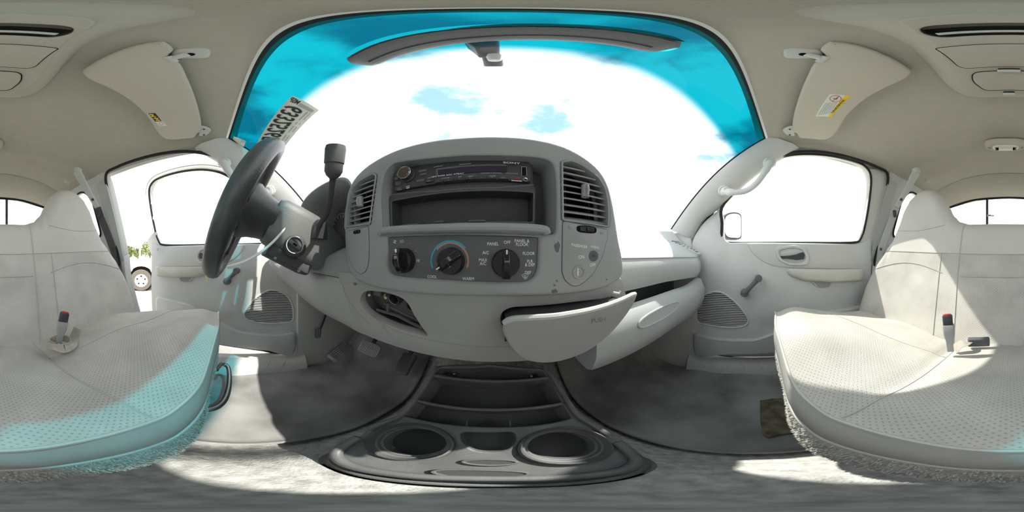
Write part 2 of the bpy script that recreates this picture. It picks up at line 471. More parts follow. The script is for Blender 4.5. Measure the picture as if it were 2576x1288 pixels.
# ---- front pillars
for s, nm in ((-1, 'driver'), (1, 'passenger')):
    CM.append(mir(s))
    A = [WS(1, t)+Vector((-.004, 0, -.006)) for t in lin(-.02, 1, 14)]
    B0 = catmull([P(2010, 372, n=NS, d=DS-.03), P(1933, 414, n=NS, d=DS-.02), P(1878, 455, n=NS, d=DS-.01), P(1816, 515, n=NS, d=DS), P(1766, 553, n=NS, d=DS), P(1741, 602, n=NS, d=DS)], 6)
    B = [B0[round(i*(len(B0)-1)/13)] for i in range(14)]
    rings = []
    for a, b in zip(A, B):
        m = (a+b)/2+Vector((-.010, -.004, 0)); o = Vector((.05, .0, .01)); oa = Vector((.055, -.02, .0))
        rings.append([a, a.lerp(m, .5)+Vector((-.006, -.002, 0)), m, m.lerp(b, .5)+Vector((-.006, -.002, 0)), b, b+o, a+oa])
    t = mk('trim_8' if s < 0 else 'trim_9', loft(rings), M_trim, kind='structure', smooth=60, label=f'grey front pillar trim between windshield and {nm} window', cat='pillar')
    # grab handle
    gh = emp('grab_handle', P(1850, 483, x=.61), f'grey curved grab handle on the {nm} side front pillar', 'handle', 'grab handles')
    path = catmull([P(1822, 480, n=NS, d=DS-.045), P(1842, 484, n=NS, d=DS-.085), P(1876, 480, n=NS, d=DS-.092), P(1902, 462, n=NS, d=DS-.095), P(1922, 436, n=NS, d=DS-.085), P(1938, 408, n=NS, d=DS-.055)], 6)
    mk('grip', tube(path, [.022]*3+[.017]*4+[.0135]*(len(path)-13)+[.017]*3+[.021]*3, 12, flat=.75), M_trim, gh)
    for q in (path[0], path[-1]): mk('mount', lathe([(.001, -.004), (.021, -.004), (.025, .004), (.025, .020), (.001, .020)], q, (1, .25, .3), 20), M_trim, gh)
    mk('screw_cap', lathe([(.001, -.003), (.008, -.003), (.010, .001), (.010, .004)], path[1]+Vector((-.018, -.006, 0)), (1, .2, .2), 16), M_trim2, gh)
    # weatherstrip round the door opening
    op = catmull([P(1735, 640, x=.775), P(1742, 600, n=NS, d=DS+.06), P(1805, 520, n=NS, d=DS+.05), P(1880, 440, n=NS, d=DS+.04), P(1930, 404, n=NS, d=DS-.012), P(1975, 388, n=NS, d=DS-.018), P(2030, 381, n=NS, d=DS-.018), P(2090, 386, n=NS, d=DS-.018), P(2150, 400, n=NS, d=DS-.018), P(2205, 420, n=NS, d=DS-.018), P(2233, 439, n=NS, d=DS-.012), P(2228, 490, n=NS, d=DS), P(2210, 590, n=NS, d=DS), P(2196, 690, x=.765), P(2188, 760, x=.765)], 5)
    mk('trim_10' if s < 0 else 'trim_11', tube(op, .0085, 8), M_rubber, kind='structure', label=f'dark rubber weatherstrip round the {nm} door opening', cat='trim')
    # roof side rail above the door
    rl = [P(1975, 384, n=NS, d=DS), P(2030, 375, n=NS, d=DS), P(2090, 380, n=NS, d=DS), P(2150, 394, n=NS, d=DS), P(2205, 412, n=NS, d=DS), P(2240, 430, n=NS, d=DS)]
    rings = []
    for q in catmull(rl, 4):
        q2 = Vector((.635, q.y, zceil(.635, q.y)+.004))
        rings.append([q, q.lerp(q2, .5)+Vector((-.006, 0, -.006)), q2, q2+Vector((.03, 0, .06)), q+Vector((.06, 0, .04))])
    mk('trim_12' if s < 0 else 'trim_13', loft(rings), M_head, kind='structure', smooth=60, label=f'headliner rail above the {nm} door opening', cat='trim')
    CM.pop()

# ---- rear quarter walls with windows
wn = 2
for s, nm in ((-1, 'driver'), (1, 'passenger')):
    CM.append(mir(s))
    qo = rounded([side(-1.5, 0), side(-1.5, .58), side(-.70, .56), side(-.685, .45), side(-.665, 0)], .01)
    hole = rounded([side(-1.30, .13), side(-1.27, .44), side(-.93, .475), side(-.855, .40), side(-.835, .13)], [.05]*5)
    q = mk('wall_left' if s < 0 else 'wall_right', plate(qo, [hole], .05, (-1, 0, -.28), .006), M_trim, kind='structure', label=f'grey rear quarter panel behind the {nm} door', cat='wall')
    mk('lower_panel', plate(rounded([(.765, -1.5, -.66), (.765, -1.5, .01), (.765, -.668, .01), (.765, -.655, -.12), (.765, -.60, -.30), (.765, -.55, -.45), (.765, -.54, -.66)], .012), (), .06, (-1, 0, 0), .006), M_trim, q)
    mk('pillar_cover', loft([[side(y0-.004, z)+Vector((-.012, 0, 0)), side(y0-.055, z)+Vector((-.016, 0, 0)), side(y0-.09, z)+Vector((-.004, 0, 0)), side(y0-.09, z)+Vector((.02, 0, 0)), side(y0-.004, z)+Vector((.02, 0, 0))] for z, y0 in ((.47, -.685), (.3, -.677), (.1, -.667), (-.05, -.663))]), mat('pillar_shaded_plastic', (.42, .425, .415), .6, .3), q, smooth=60)  # pillar shading put into this darker grey
    g = mk(f'window_{wn}', plate(rounded([p+Vector((.02, 0, 0)) for p in hole[::2]], .001), (), .005, (-1, 0, -.28)), G_clear, kind='structure', label=f'fixed quarter window behind the {nm} side belt', cat='window')
    wn += 1
    mk('seal', tube([p+Vector((-.002, 0, 0)) for p in hole]+[hole[0]+Vector((-.002, 0, 0))], .007, 6), M_rubber, g)
    # sun-visor sized coat hook
    h = P(2330, 461, z=.505)
    hk = emp('coat_hook', h, f'small grey coat hook on the headliner near the {nm} belt', 'hook', 'coat hooks')
    up = Vector((-.3, 0, 1)).normalized()
    mk('base', lathe([(.001, -.004), (.012, -.004), (.016, .002), (.016, .02)], h+up*.006, up, 18), M_trim, hk)
    mk('prong', tube(catmull([h, h+Vector((-.002, .004, -.014)), h+Vector((-.004, .014, -.020)), h+Vector((-.004, .020, -.012))], 4), .0045, 8), M_trim2, hk)
    CM.pop()

# ---- rear wall and sliding rear window
RY = -1.50
wr = mk('wall_rear', plate([(-.76, RY, -.66), (.76, RY, -.66), (.76, RY, .42), (.60, RY, .62), (-.60, RY, .62), (-.76, RY, .42)],
        [rounded([(-.66, RY, .08), (.66, RY, .08), (.61, RY, .49), (.3, RY, .555), (0, RY, .565), (-.3, RY, .555), (-.61, RY, .49)], [.05, .05, .06, .1, .1, .1, .06])], .05, (0, 1, 0), .004), M_trim, kind='structure', label='grey cab back panel behind the bench seat', cat='wall')
rw = emp('window_4', (0, RY, .1), 'three pane sliding rear window with dark divider bars', 'window', kind='structure')
def rz(x): return interp([0, .3, .61], [.565, .555, .49], abs(x))
for a, b in ((-.655, -.205), (-.20, .20), (.205, .655)):
    mk('pane', plate([(a, RY-.02, .085)]+[(x, RY-.02, min(rz(x), .56)-.004) for x in lin(a, b, 7)]+[(b, RY-.02, .085)], (), .004, (0, 1, 0)), G_clear, rw)
for x in (-.2025, .2025):
    mk('divider_bar', box((x, RY-.008, (.085+rz(x))/2), (.022, .022, rz(x)-.085)), M_blkm, rw, bevel=.003)
mk('frame_top', tube([(x, RY, rz(x)-.004) for x in lin(-.61, .61, 25)], .010, 6), M_rubber, rw)
mk('frame_bottom', box((0, RY, .085), (1.30, .02, .02)), M_rubber, rw)
lt = P(2488, 542, y=RY+.02)
mk('latch', join(box(lt, (.035, .02, .016)), box(lt+Vector((-.03, 0, -.004)), (.03, .016, .010))), M_trim2, rw, bevel=.002)
# ================================================================ doors
DX = .742
def build_door(s, nm, num, opened):
    M4 = mir(s)
    if opened:
        h = Vector((s*.80, .30, 0))
        M4 = Matrix.Translation(h) @ Matrix.Rotation(-math.radians(opened)*(-s), 4, 'Z') @ Matrix.Translation(-h) @ M4
    CM.append(M4)
    where = 'open driver side door swung outward' if s < 0 else 'closed passenger side door with window crank'
    D = emp(f'door_{num}', (.78, .30, -.55), f'grey trimmed {where}', 'door', kind='structure')
    n = (-1, 0, 0)
    q = lambda a, b, x=DX: P(a, b, x=x)
    # inner trim panel
    out = [q(1741, 602), q(1768, 560), q(1806, 528), q(1818, 540), q(1820, 600), q(1832, 611), q(2000, 611), q(2158, 614), q(2192, 600),
           q(2192, 690), Vector((DX, -.665, -.20)), Vector((DX, -.655, -.45)), Vector((DX, -.62, -.53)), Vector((DX, .20, -.53)), q(1742, 892), q(1733, 850), q(1733, 760), q(1735, 690)]
    rad = [.03, .03, .02, .01, .012, .02, .02, .02, .01, .02, .02, .03, .05, .02, .06, .02, .02, .02]
    spk = catmull([q(1752, 800), q(1754, 770), q(1768, 745), q(1795, 734), q(1820, 738), q(1850, 760), q(1875, 790), q(1882, 808), q(1870, 820), q(1830, 824), q(1785, 818), q(1760, 812)], 4, True)
    mk('trim_panel', plate(rounded(out, rad, 4), [spk], .05, n, .006), M_door, D)
    # speaker grille: dark bowl behind slats
    mk('speaker_bowl', plate([p+Vector((.012, 0, 0)) for p in spk], (), .004, n), mat('speaker_cloth', (.13, .135, .135), .9, .1), D)[ 'label'] = 'dark speaker behind the grille'
    bowl = D.children[-1]; bowl.location.x += 0
    ys = [p.y for p in spk]; zs = [p.z for p in spk]
    def span(z):
        c = []
        for i in range(len(spk)):
            a, b = spk[i-1], spk[i]
            if (a.z-z)*(b.z-z) < 0: c.append(a.y+(b.y-a.y)*(z-a.z)/(b.z-a.z))
        return (min(c), max(c)) if len(c) >= 2 else None
    nsl = 20
    for i in range(nsl):
        z = min(zs)+(max(zs)-min(zs))*(i+.5)/nsl; sp = span(z)
        if sp: mk('grille_slat', box((DX+.004, (sp[0]+sp[1])/2, z), (.009, sp[1]-sp[0]+.004, .0034)), M_door, D)
    mk('grille_rim', tube([p+Vector((-.001, 0, 0)) for p in spk]+[spk[0]+Vector((-.001, 0, 0))], .0045, 6), M_door, D)
    # padded upper insert
    ins = catmull([q(1880, 613, DX-.001), q(1888, 630, DX-.001), q(1908, 650, DX-.001), q(1935, 665, DX-.001), q(1960, 671, DX-.001)], 4)+[q(2000, 674, DX-.001), q(2100, 676, DX-.001), q(2163, 677, DX-.001), q(2150, 640, DX-.001), q(2130, 616, DX-.001)]
    mk('upper_insert', plate([p+Vector((-.005, 0, 0)) for p in ins], (), .010, n, .004), M_door2, D)
    # release handle in its cup
    cup = rounded([q(1948, 622, DX-.008), q(2000, 616, DX-.008), q(2026, 622, DX-.008), q(2037, 650, DX-.008), q(2030, 668, DX-.008), q(1985, 668, DX-.008), q(1956, 655, DX-.008)], .022)
    cin = rounded([q(1957, 630, DX-.008), q(1995, 623, DX-.008), q(2020, 629, DX-.008), q(2028, 650, DX-.008), q(2018, 660, DX-.008), q(1985, 661, DX-.008), q(1964, 650, DX-.008)], .020)
    hb = mk('handle_bezel', plate([p+Vector((-.007, 0, 0)) for p in cup], [[p+Vector((-.007, 0, 0)) for p in cin]], .016, n, .005), M_door2, D)
    mk('handle_recess', plate([p+Vector((.003, 0, 0)) for p in cin], (), .002, n), mat('recess_shade', (.30, .31, .305), .6, .3), D)  # darker than the door: shade of the recess put into the colour
    lev = [q(1964, 644, DX-.016), q(1985, 643, DX-.02), q(2003, 640, DX-.022), q(2020, 634, DX-.014), q(2025, 640, DX-.012), q(2023, 652, DX-.012), q(2005, 654, DX-.02), q(1985, 651, DX-.022), q(1966, 650, DX-.018)]
    mk('release_lever', prism(lev, (.012, 0, 0)), M_blkm, D, bevel=.003)['label'] = 'dark grey release lever'
    # armrest
    arm = [q(1976, 678, DX), q(2168, 678, DX), q(2168, 690, DX), q(2165, 707, DX), q(2090, 711, DX), q(2020, 707, DX), q(1985, 694, DX)]
    ar = []
    for k, (off, sc) in enumerate(((0, 1), (-.020, 1), (-.036, .93), (-.042, .80))):
        c = sum(arm, Vector())/len(arm)
        ar.append([c+(p-c)*sc+Vector((off, 0, .004*k)) for p in rounded(arm, .014, 4)])
    mk('armrest', loft(ar), M_arm, D, smooth=60)['label'] = 'paler worn armrest'
    pc = rounded([q(2040, 707, DX-.012), q(2098, 709, DX-.012), q(2090, 722, DX-.012), q(2075, 724, DX-.012), q(2055, 723, DX-.012)], .012)
    mk('pull_cup', plate(pc, (), .014, n, .005), M_door2, D)
    mk('pull_shade_patch', plate([sum(pc, Vector())/len(pc)+(p-sum(pc, Vector())/len(pc))*.8+Vector((-.0006, 0, 0)) for p in pc], (), .002, n), mat('recess_shade', (), 0), D)  # flat dark patch painted as the shade inside the pull cup
    # window crank
    c0, c1 = (q(1873, 737, DX-.02), q(1908, 700, DX-.034)) if s > 0 else (q(1932, 718, DX-.02), q(1898, 686, DX-.034))
    mk('window_crank', join(lathe([(.001, -.012), (.014, -.012), (.018, -.006), (.018, .02)], c0, (1, 0, 0), 20), tube([c0+Vector((-.006, 0, 0)), c0.lerp(c1, .5)+Vector((-.005, 0, 0)), c1], [.013, .0105, .013], 12)), mat('crank_plastic', (.13, .14, .145), .45, .35), D)
    cr = D.children[-1]
    mk('knob', lathe([(.001, -.018), (.013, -.018), (.016, -.012), (.016, .008), (.010, .014)], c1, (1, 0, 0), 18), mat('crank_plastic', (), 0), cr)
    # map pocket and lower moulding
    pk = [q(1745, 832), q(1775, 845, DX), q(1820, 851), q(1900, 852), Vector((DX, -.30, -.29)), Vector((DX, -.60, -.29)), Vector((DX, -.60, -.47)), Vector((DX, .12, -.50)), q(1752, 895), q(1745, 870)]
    lo = []
    pr = rounded(pk, .03, 4); c = sum(pr, Vector())/len(pr)
    for off, sc in ((0, 1), (-.018, .985), (-.026, .95)):
        lo.append([c+(p-c)*sc+Vector((off, 0, 0)) for p in pr])
    mk('map_pocket', loft(lo), M_door, D, smooth=60)
    mk('door_seal', tube(catmull([(.80, -.66, -.3), (.80, -.62, -.52), (.80, -.4, -.56), (.80, .1, -.56), q(1737, 900, .80), q(1727, 850, .80), q(1727, 760, .80), q(1731, 690, .80)], 5), .011, 8), M_rubber, D)
    # painted shell of the door
    outer = [Vector((.79, .31, -.545)), Vector((.79, .31, .06)), Vector((.79, .20, .075)), Vector((.79, -.70, .075)), Vector((.79, -.70, -.40)), Vector((.79, -.66, -.545))]
    mk('outer_shell', plate(rounded(outer, .03), (), .085, n, .02), M_frame, D)
    # window frame and glass
    gl = catmull([P(a, b, n=NS, d=DS+.012) for a, b in ((1818, 604), (1817, 560), (1816, 523), (1850, 480), (1890, 437), (1930, 408), (1975, 393), (2020, 388), (2080, 391), (2140, 403), (2174, 418), (2189, 443), (2187, 490), (2178, 550), (2165, 597), (2140, 610), (1980, 611), (1840, 611))], 4, True)
    cc = sum(gl, Vector())/len(gl)
    def grow(ring, w):
        o = []
        k = len(ring)
        for i, p in enumerate(ring):
            t = (ring[(i+1) % k]-ring[i-1]).normalized(); m = t.cross(NS.normalized())
            if m.dot(p-cc) < 0: m = -m
            o.append(p+m*(w if w < .04 else .022+(w-.022)*sst(.10, -.15, p.y)))
        return o
    fo = [p for p in grow(gl, .048)]
    mk('window_frame', plate([p+NS*.005 for p in fo], [[p+NS*.005 for p in gl]], .045, (-1, 0, -.28), .006), M_frame if s < 0 else M_trim2, D)
    rc_ = [P(a, b, n=NS, d=DS+.004) for a, b in ((2186, 425), (2212, 424), (2233, 437), (2225, 500), (2208, 590), (2196, 640), (2150, 640), (2160, 606), (2178, 560), (2190, 490), (2193, 445))]
    mk('rear_frame_cover', plate(rc_, (), .03, (-1, 0, -.28), .005), M_frame if s < 0 else M_trim2, D)
    mk('window_seal', tube([p-NS*.006 for p in gl]+[gl[0]-NS*.006], .0070, 6), M_rubber, D)
    mk('window_glass', plate([p+NS*.022 for p in gl], (), .004, (-1, 0, -.28)), G_clear, D)
    if s < 0:
        ln = [p+NS*.0 for p in grow(gl, .030)]
        mk('frame_groove', tube([p-NS*.006 for p in ln[14:46]], .0045, 6), M_trim, D)
        e = P(2192, 480, n=NS, d=DS)
        for k in range(4): mk('frame_clip', box(e+Vector((.01+.018*k, .012, -.11*k)), (.008, .010, .022)), M_trim, D)
        mk('latch_striker', box((.80, -.703, -.16), (.03, .012, .05)), M_blkm, D, bevel=.003)
    CM.pop()
    return D
build_door(-1, 'driver', 1, 17.5)
build_door(1, 'passenger', 2, 0)

# passenger side door mirror, outside the glass
mc = P(1842, 568, x=1.0)
mr = emp('side_mirror', mc+Vector((-.10, .10, -.05)), 'door mirror outside the passenger window', 'mirror')
mn = Vector((-.52, -.85, .08)).normalized(); mu = Vector((0, 0, 1)).cross(mn).normalized()*-1
def mring(off, k): return [mc-mn*off+mu*(v.x*k*1.35)+Vector((0, 0, v.y*k)) for v in rounded([(-.075, -.080, 0), (.050, -.088, 0), (.070, -.02, 0), (.055, .06, 0), (-.01, .095, 0), (-.075, .100, 0)], .035)]
mk('housing', loft([mring(0, 1), mring(.03, 1.02), mring(.09, .85), mring(.12, .4)]), M_blkm, mr, smooth=60)
mk('mirror_glass', prism([p+mn*.003 for p in mring(0, .88)], mn*-.002), M_mirror, mr)
mk('arm', tube([mc-mn*.05+Vector((-.02, .03, -.05)), mc+Vector((-.08, .08, -.06)), Vector((.80, mc.y+.13, mc.z-.05))], .022, 10), M_blkm, mr)
# ================================================================ bench seat
seat = emp('bench_seat', (0, -.30, -.5), 'grey cloth bench seat with two built-in headrests across the cab', 'seat')
def yfront(x): a = abs(x); return -.106+.044*sst(.05, .26, a)-.022*sst(.40, .62, a)-.05*sst(.60, .675, a)**2
def ztop(x, t):                    # t 0 front .. 1 back
    a = abs(x)
    z = -.238-.075*t
    z += .060*sst(.13, .42, a)*(1-.55*t)*(1-sst(.55, .68, a)*.55)
    z -= .012*math.exp(-((a-.16)/.02)**2)*(.4+.6*t)
    z += .004*math.sin(x*23)*math.sin(t*9)
    return z
def fcush(x, v):                   # v 0..1 top from back to front, 1..1.2 the rounded edge
    yb = -.565; yf = yfront(x)
    if v <= 1:
        t = 1-v; y = yb+(yf-yb)*v
        rnd = .035*sst(.80, 1, v)**2
        return (x, y, ztop(x, t)-rnd*.8)
xs = lin(-.675, .675, 110)
def edge_x(x, p):                  # roll the outer ends down
    e = sst(.60, .675, abs(x)); return (p[0], p[1], p[2]-.055*e*e)
mk('cushion', grid(lambda a, b: edge_x(a, fcush(a, b)), xs, lin(0, 1, 60)), M_weave_h, seat, fix=False)
def fband(x, v):
    p = Vector(edge_x(x, fcush(x, 1)))
    b = math.sin(PI*v)*.008
    return (p.x, p.y+b+(-.002+.014*(1-sst(.10, .35, abs(x))))*v, p.z-.004-.085*v)
mk('front_band', grid(fband, xs, lin(0, 1, 9)), M_cloth, seat, fix=False)['label'] = 'smooth plain cloth band along the cushion front'
def ffr(x, v):
    p = Vector(fband(x, 1)); return (p.x, p.y+.003+.004*math.sin(PI*v)+(-.012+.024*(1-sst(.10, .35, abs(x))))*v, p.z-.080*v)
mk('carpet_skirt', grid(ffr, xs, lin(0, 1, 9)), M_fringe, seat, fix=False)['label'] = 'shaggy carpet skirt under the cushion'
fr = []
rnd = random.Random(3)
fv, ff = [], []
for i in range(5200):
    x = rnd.uniform(-.67, .67); v = rnd.uniform(0, 1.02); p = Vector(ffr(x, v)); d = Vector((rnd.uniform(-.5, .5), 1, rnd.uniform(-1.0, .2))).normalized()*rnd.uniform(.0025, .006)
    b = len(fv); fv += [p+Vector((-.0009, 0, 0)), p+Vector((.0009, 0, 0)), p+d]; ff.append((b, b+1, b+2))
tuft = mk('carpet_pile', (fv, ff), M_fringe, seat, smooth=0, fix=False, kind='stuff')
def tubeon(f, pts, r=.0014): return tube([Vector(f(*p))+Vector((0, 0, .0006)) for p in pts], r, 6)
sf = lambda a, b: edge_x(a, fcush(a, b))
mk('piping', tube([Vector(sf(a, 1))+Vector((0, .002, 0)) for a in xs], .0035, 6), M_cloth, seat)
mk('piping', tube([Vector(fband(a, 1))+Vector((0, .002, 0)) for a in xs], .0030, 6), M_cloth, seat)
for x in (-.15, .15):
    mk('seam', tubeon(sf, [(x*(1+.35*(1-v)*0), v) for v in lin(.02, .99, 40)]), M_seam, seat)
for s in (-1, 1):
    mk('seam', tubeon(sf, [(s*(.19+.02*math.sin(v*3)), .33+.10*math.sin((v)*PI)) if 0 else (s*(.15+.47*v), .40+.30*v*v) for v in lin(0, 1, 30)]), M_seam, seat)
# closed body under the cloth
mk('cushion_base', loft([[(x, -.57, -.33), (x, -.57, -.44), (x, yfront(x)-.03, -.44), (x, yfront(x)-.025, -.33)] for x in lin(-.66, .66, 30)]), M_fringe, seat)
for s in (-1, 1):
    e = []
    for v in lin(0, 1, 20): e.append(Vector(sf(s*.675, v)))
    low = [Vector((p.x, p.y, -.43)) for p in e]
    V = e+low; k = len(e)
    mk('side_panel', (V, [(i, i+1, k+i+1, k+i) for i in range(k-1)]), M_cloth, seat, fix=False)
for x in (-.52, -.24, .24, .52):
    mk('seat_rail', box((x, -.33, -.545), (.035, .46, .19)), M_blk, seat, bevel=.004)
# adjuster bar below the front edge
hb = catmull([P(505, 1034, z=-.42), P(545, 1025, z=-.425), P(568, 1000, z=-.43), P(577, 960, z=-.43), P(574, 925, z=-.42), P(558, 916, z=-.41), P(545, 930, z=-.40)], 5)
mk('adjuster_bar', tube(hb, .0075, 10), M_steel, seat)['label'] = 'bent metal seat adjuster bar'

# ---- backrest
HX = [-.70, -.675, -.655, -.62, -.575, -.54, -.515, -.48, -.44, -.40, -.36, -.32, -.285, -.26, -.22, -.17, 0]
HZ = [-.20, -.12, -.06, .01, .085, .20, .275, .325, .352, .358, .348, .312, .245, .195, .156, .140, .138]
def btop(x): return interp(HX, HZ, -abs(x))
def yback(z): return -.485-.36*(z+.32) if z < .14 else -.6506-.17*(z-.14)
def bfront(x, v, z0=-.34):
    zt = btop(x); z = z0+(zt-z0)*v
    sl = abs(btop(x+.012)-btop(x-.012))/.024
    d = min((zt-z)/math.sqrt(1+sl*sl), .69-abs(x))
    R = .055; q = max(0, 1-d/R); back = R*(1-math.sqrt(max(0, 1-q*q)))
    puff = .012*math.exp(-((abs(x)-.40)/.16)**2)*math.exp(-((z+.10)/.16)**2)
    lum = -.010*math.exp(-((abs(x)-.40)/.20)**2)*math.exp(-((z-.02)/.03)**2)*0
    return Vector((x, yback(z)-back-puff*.9+lum+.004*math.sin(7*x+5*z), z))
bx_ = lin(-.70, .70, 150)
ZS = .018                          # where plain cloth meets woven cloth
def vs_of(x): zt = btop(x); return min(max((ZS-.012*math.cos(x*4)+.34)/(zt+.34), .02), .999)
mk('backrest', grid(lambda x, v: bfront(x, v*vs_of(x)), bx_, lin(0, 1, 44)), M_weave_v, seat, fix=False)
up = [x for x in bx_ if abs(x) <= .66]
mk('backrest_top', grid(lambda x, v: bfront(x, vs_of(x)+(1-vs_of(x))*v), up, lin(0, 1, 44)), M_cloth, seat, fix=False)['label'] = 'plain cloth upper backrest with two headrests'
mk('backrest_shell', grid(lambda x, v: Vector((x, bfront(x, 1).y-.03-.035*math.sin(PI*min(1, (1-v)*3)/2)-.30*0+(.33*(btop(x)-(-.34+(btop(x)+.34)*v))), -.34+(btop(x)+.34)*v)), bx_, lin(0, 1, 16)), M_trim, seat, fix=False)
rimv = []
k = len(bx_)
a = [bfront(x, 1) for x in bx_]; b = [Vector((x, bfront(x, 1).y-.03, btop(x))) for x in bx_]
mk('backrest_edge', (a+b, [(i, i+1, k+i+1, k+i) for i in range(k-1)]), M_cloth, seat, fix=False)
OFF = Vector((0, .0012, 0))
def bz(x, z): return bfront(x, (z+.34)/(btop(x)+.34))+OFF
mk('seam', tube([bz(x, ZS-.012*math.cos(x*4)) for x in lin(-.60, .60, 70)], .0014, 6), M_seam, seat)
for s in (-1, 1):
    mk('seam', tube([bz(s*(.27+.27*t), .135-.016*math.sin(PI*t)) for t in lin(0, 1, 24)], .0013, 6), M_seam, seat)
    mk('seam', tube([bz(s*(.175+.012*math.sin((z+.3)*5)), z) for z in lin(-.33, .13, 40)], .0013, 6), M_seam, seat)
    mk('seam', tube([bz(s*(.245+.02*math.sin((z+.34)*4)), z) for z in lin(-.33, .012, 36)], .0013, 6), M_seam, seat)
    mk('seam', tube([bz(s*(.25+.40*t), -.065+.035*math.sin(PI*t*1.1)) for t in lin(0, 1, 30)], .0013, 6), M_seam, seat)
mk('seam', tube([bz(x, -.075) for x in lin(-.175, .175, 24)], .0018, 6), M_seam, seat)

# ---- belt buckles standing out of the cushion
def buckle(top, base, nm, label, lean):
    t = emp(nm, base, label, 'belt buckle', 'upright belt buckles')
    ax = (top-base); L = ax.length; ax.normalize()
    right = Vector((0, 0, 1)).cross(Vector((base.x, base.y, 0)).normalized()).normalized(); right = (right-ax*right.dot(ax)).normalized()
    R = frameR(right, ax.cross(right)); up = ax
    fw = right.cross(ax).normalized()
    def sec(h, wd, dp): return [base+ax*h+right*a*wd/2+fw*b*dp/2 for a, b in [(v.x, v.y) for v in rounded([(-1, -1, 0), (1, -1, 0), (1, 1, 0), (-1, 1, 0)], .35, 3)]]
    mk('sleeve', loft([sec(.002, .017, .014), sec(.035, .018, .015), sec(.055, .027, .019), sec(L-.030, .030, .021), sec(L-.028, .028, .019)]), mat('buckle_sleeve', (.33, .34, .33), .55, .3), t, smooth=50)
    mk('housing', loft([sec(L-.032, .025, .017), sec(L-.004, .026, .018), sec(L, .022, .014)]), M_blk, t, smooth=50)
    p = base+ax*(L+.0008)
    mk('release_button', loft([sec(L-.002, .020, .013), sec(L+.001, .019, .012), sec(L+.0022, .014, .008)]), M_red, t)['label'] = 'red release button'
    return t
b1, t1 = P(146, 868, z=-.272), P(163, 786, r=.452)
buckle(t1, b1, 'seat_belt_buckle', 'grey belt buckle with red button wrapped in loose webbing, driver side', 0)
b2, t2 = P(2391, 884, z=-.268), P(2383, 792, r=.416)
buckle(t2, b2, 'seat_belt_buckle', 'grey belt buckle with red button standing alone on the passenger side', 0)
# webbing wound round the driver side buckle
wt = emp('loose_belt_webbing', b1, 'beige lap belt webbing looped loosely round the driver side buckle', 'belt')
lp = []
for i in range(26):
    a = -.5+2*PI*1.18*i/25; rr = .034-.008*i/25
    lp.append(b1+Vector((math.cos(a)*rr-.002, math.sin(a)*rr+.006, .012+.001*math.sin(a*2))))
mk('loop', ribbon(lp, .024, .0022, [((q-b1).normalized()) for q in [Vector((p.x, p.y, b1.z)) for p in lp]]), M_web, wt)
e0 = lp[-1]
tail = catmull([e0, e0+Vector((-.012, .03, .004)), e0+Vector((-.05, .005, -.004)), P(186, 850, z=-.262), P(196, 826, r=.47)], 6)
mk('tail', ribbon(tail, .026, .002, (.15, .55, .8)), M_web, wt)
# flat buckle lying at the seat fold, with its strap
wb = emp('center_belt_buckle', P(2455, 866, z=-.29), 'dark grey belt buckle lying flat on webbing at the seat fold', 'belt buckle')
c = P(2462, 860, z=-.268)
rgt = Vector((-1, -.25, 0)).normalized()
mk('housing', box(c, (.062, .030, .017), frameR(rgt, (0, 0, 1))), mat('buckle_grey', (.10, .105, .11), .5, .3), wb, bevel=.004)
mk('strap', ribbon(catmull([P(2400, 882, z=-.277), P(2412, 868, z=-.262), P(2430, 862, z=-.258), c+Vector((.028, .004, -.002))], 6), .026, .002, (0, .5, .85)), M_web, wb)

# ---- shoulder belts on both sides
for s, nm in ((-1, 'driver'), (1, 'passenger')):
    CM.append(mir(s))
    p = [P(2306, 432, z=.50), P(2296, 450, n=NS, d=DS-.135), P(2281, 478, n=NS, d=DS-.10), P(2266, 503, n=NS, d=DS-.075), P(2255, 522, n=NS, d=DS-.06)]
    sb = emp('shoulder_belt', p[-1], f'grey shoulder belt and roof guide strap on the {nm} side', 'seat belt', 'shoulder belts')
    inw = (-1, .5, -.1)
    mk('guide_arm', ribbon(catmull(p, 5), [.046]*6+[.040]*6+[.034]*9, .016, inw), M_trim, sb, bevel=.004)
    mk('anchor_cap', lathe([(.001, -.010), (.016, -.010), (.022, 0), (.022, .016)], p[0]+Vector((.0, 0, .004)), (.4, .2, 1), 18), M_trim, sb)
    mk('guide_bolt', lathe([(.001, -.012), (.006, -.012), (.008, -.008), (.008, .004)], p[3]+Vector((-.004, .004, 0)), (1, -.5, .1), 12), M_blkm, sb)
    w2 = catmull([p[-1], P(2246, 548, n=NS, d=DS-.045), P(2235, 575, n=NS, d=DS-.035), P(2222, 610, n=NS, d=DS-.03), P(2204, 665, n=NS, d=DS-.03), (.70, -.655, -.20), (.70, -.66, -.45)], 6)
    mk('webbing', ribbon(w2, .044, .003, inw), M_webd if s < 0 else M_trim, sb)
    tg = w2[4]
    mk('tongue', box(tg+Vector((-.008, .004, 0)), (.010, .045, .020), frameR((-1, .5, -.1), (0, .2, 1))), M_blkm, sb, bevel=.003)
    tg = w2[20]
    mk('stop_button', box(tg+Vector((-.006, .004, 0)), (.008, .010, .016)), M_blkm, sb, bevel=.002)
    CM.pop()
# ================================================================ dashboard
dash = emp('dashboard', (0, .5, -.25), 'grey moulded dashboard spanning the cab under the windshield', 'dashboard')
XS = -.05                                                      # middle of the centre stack
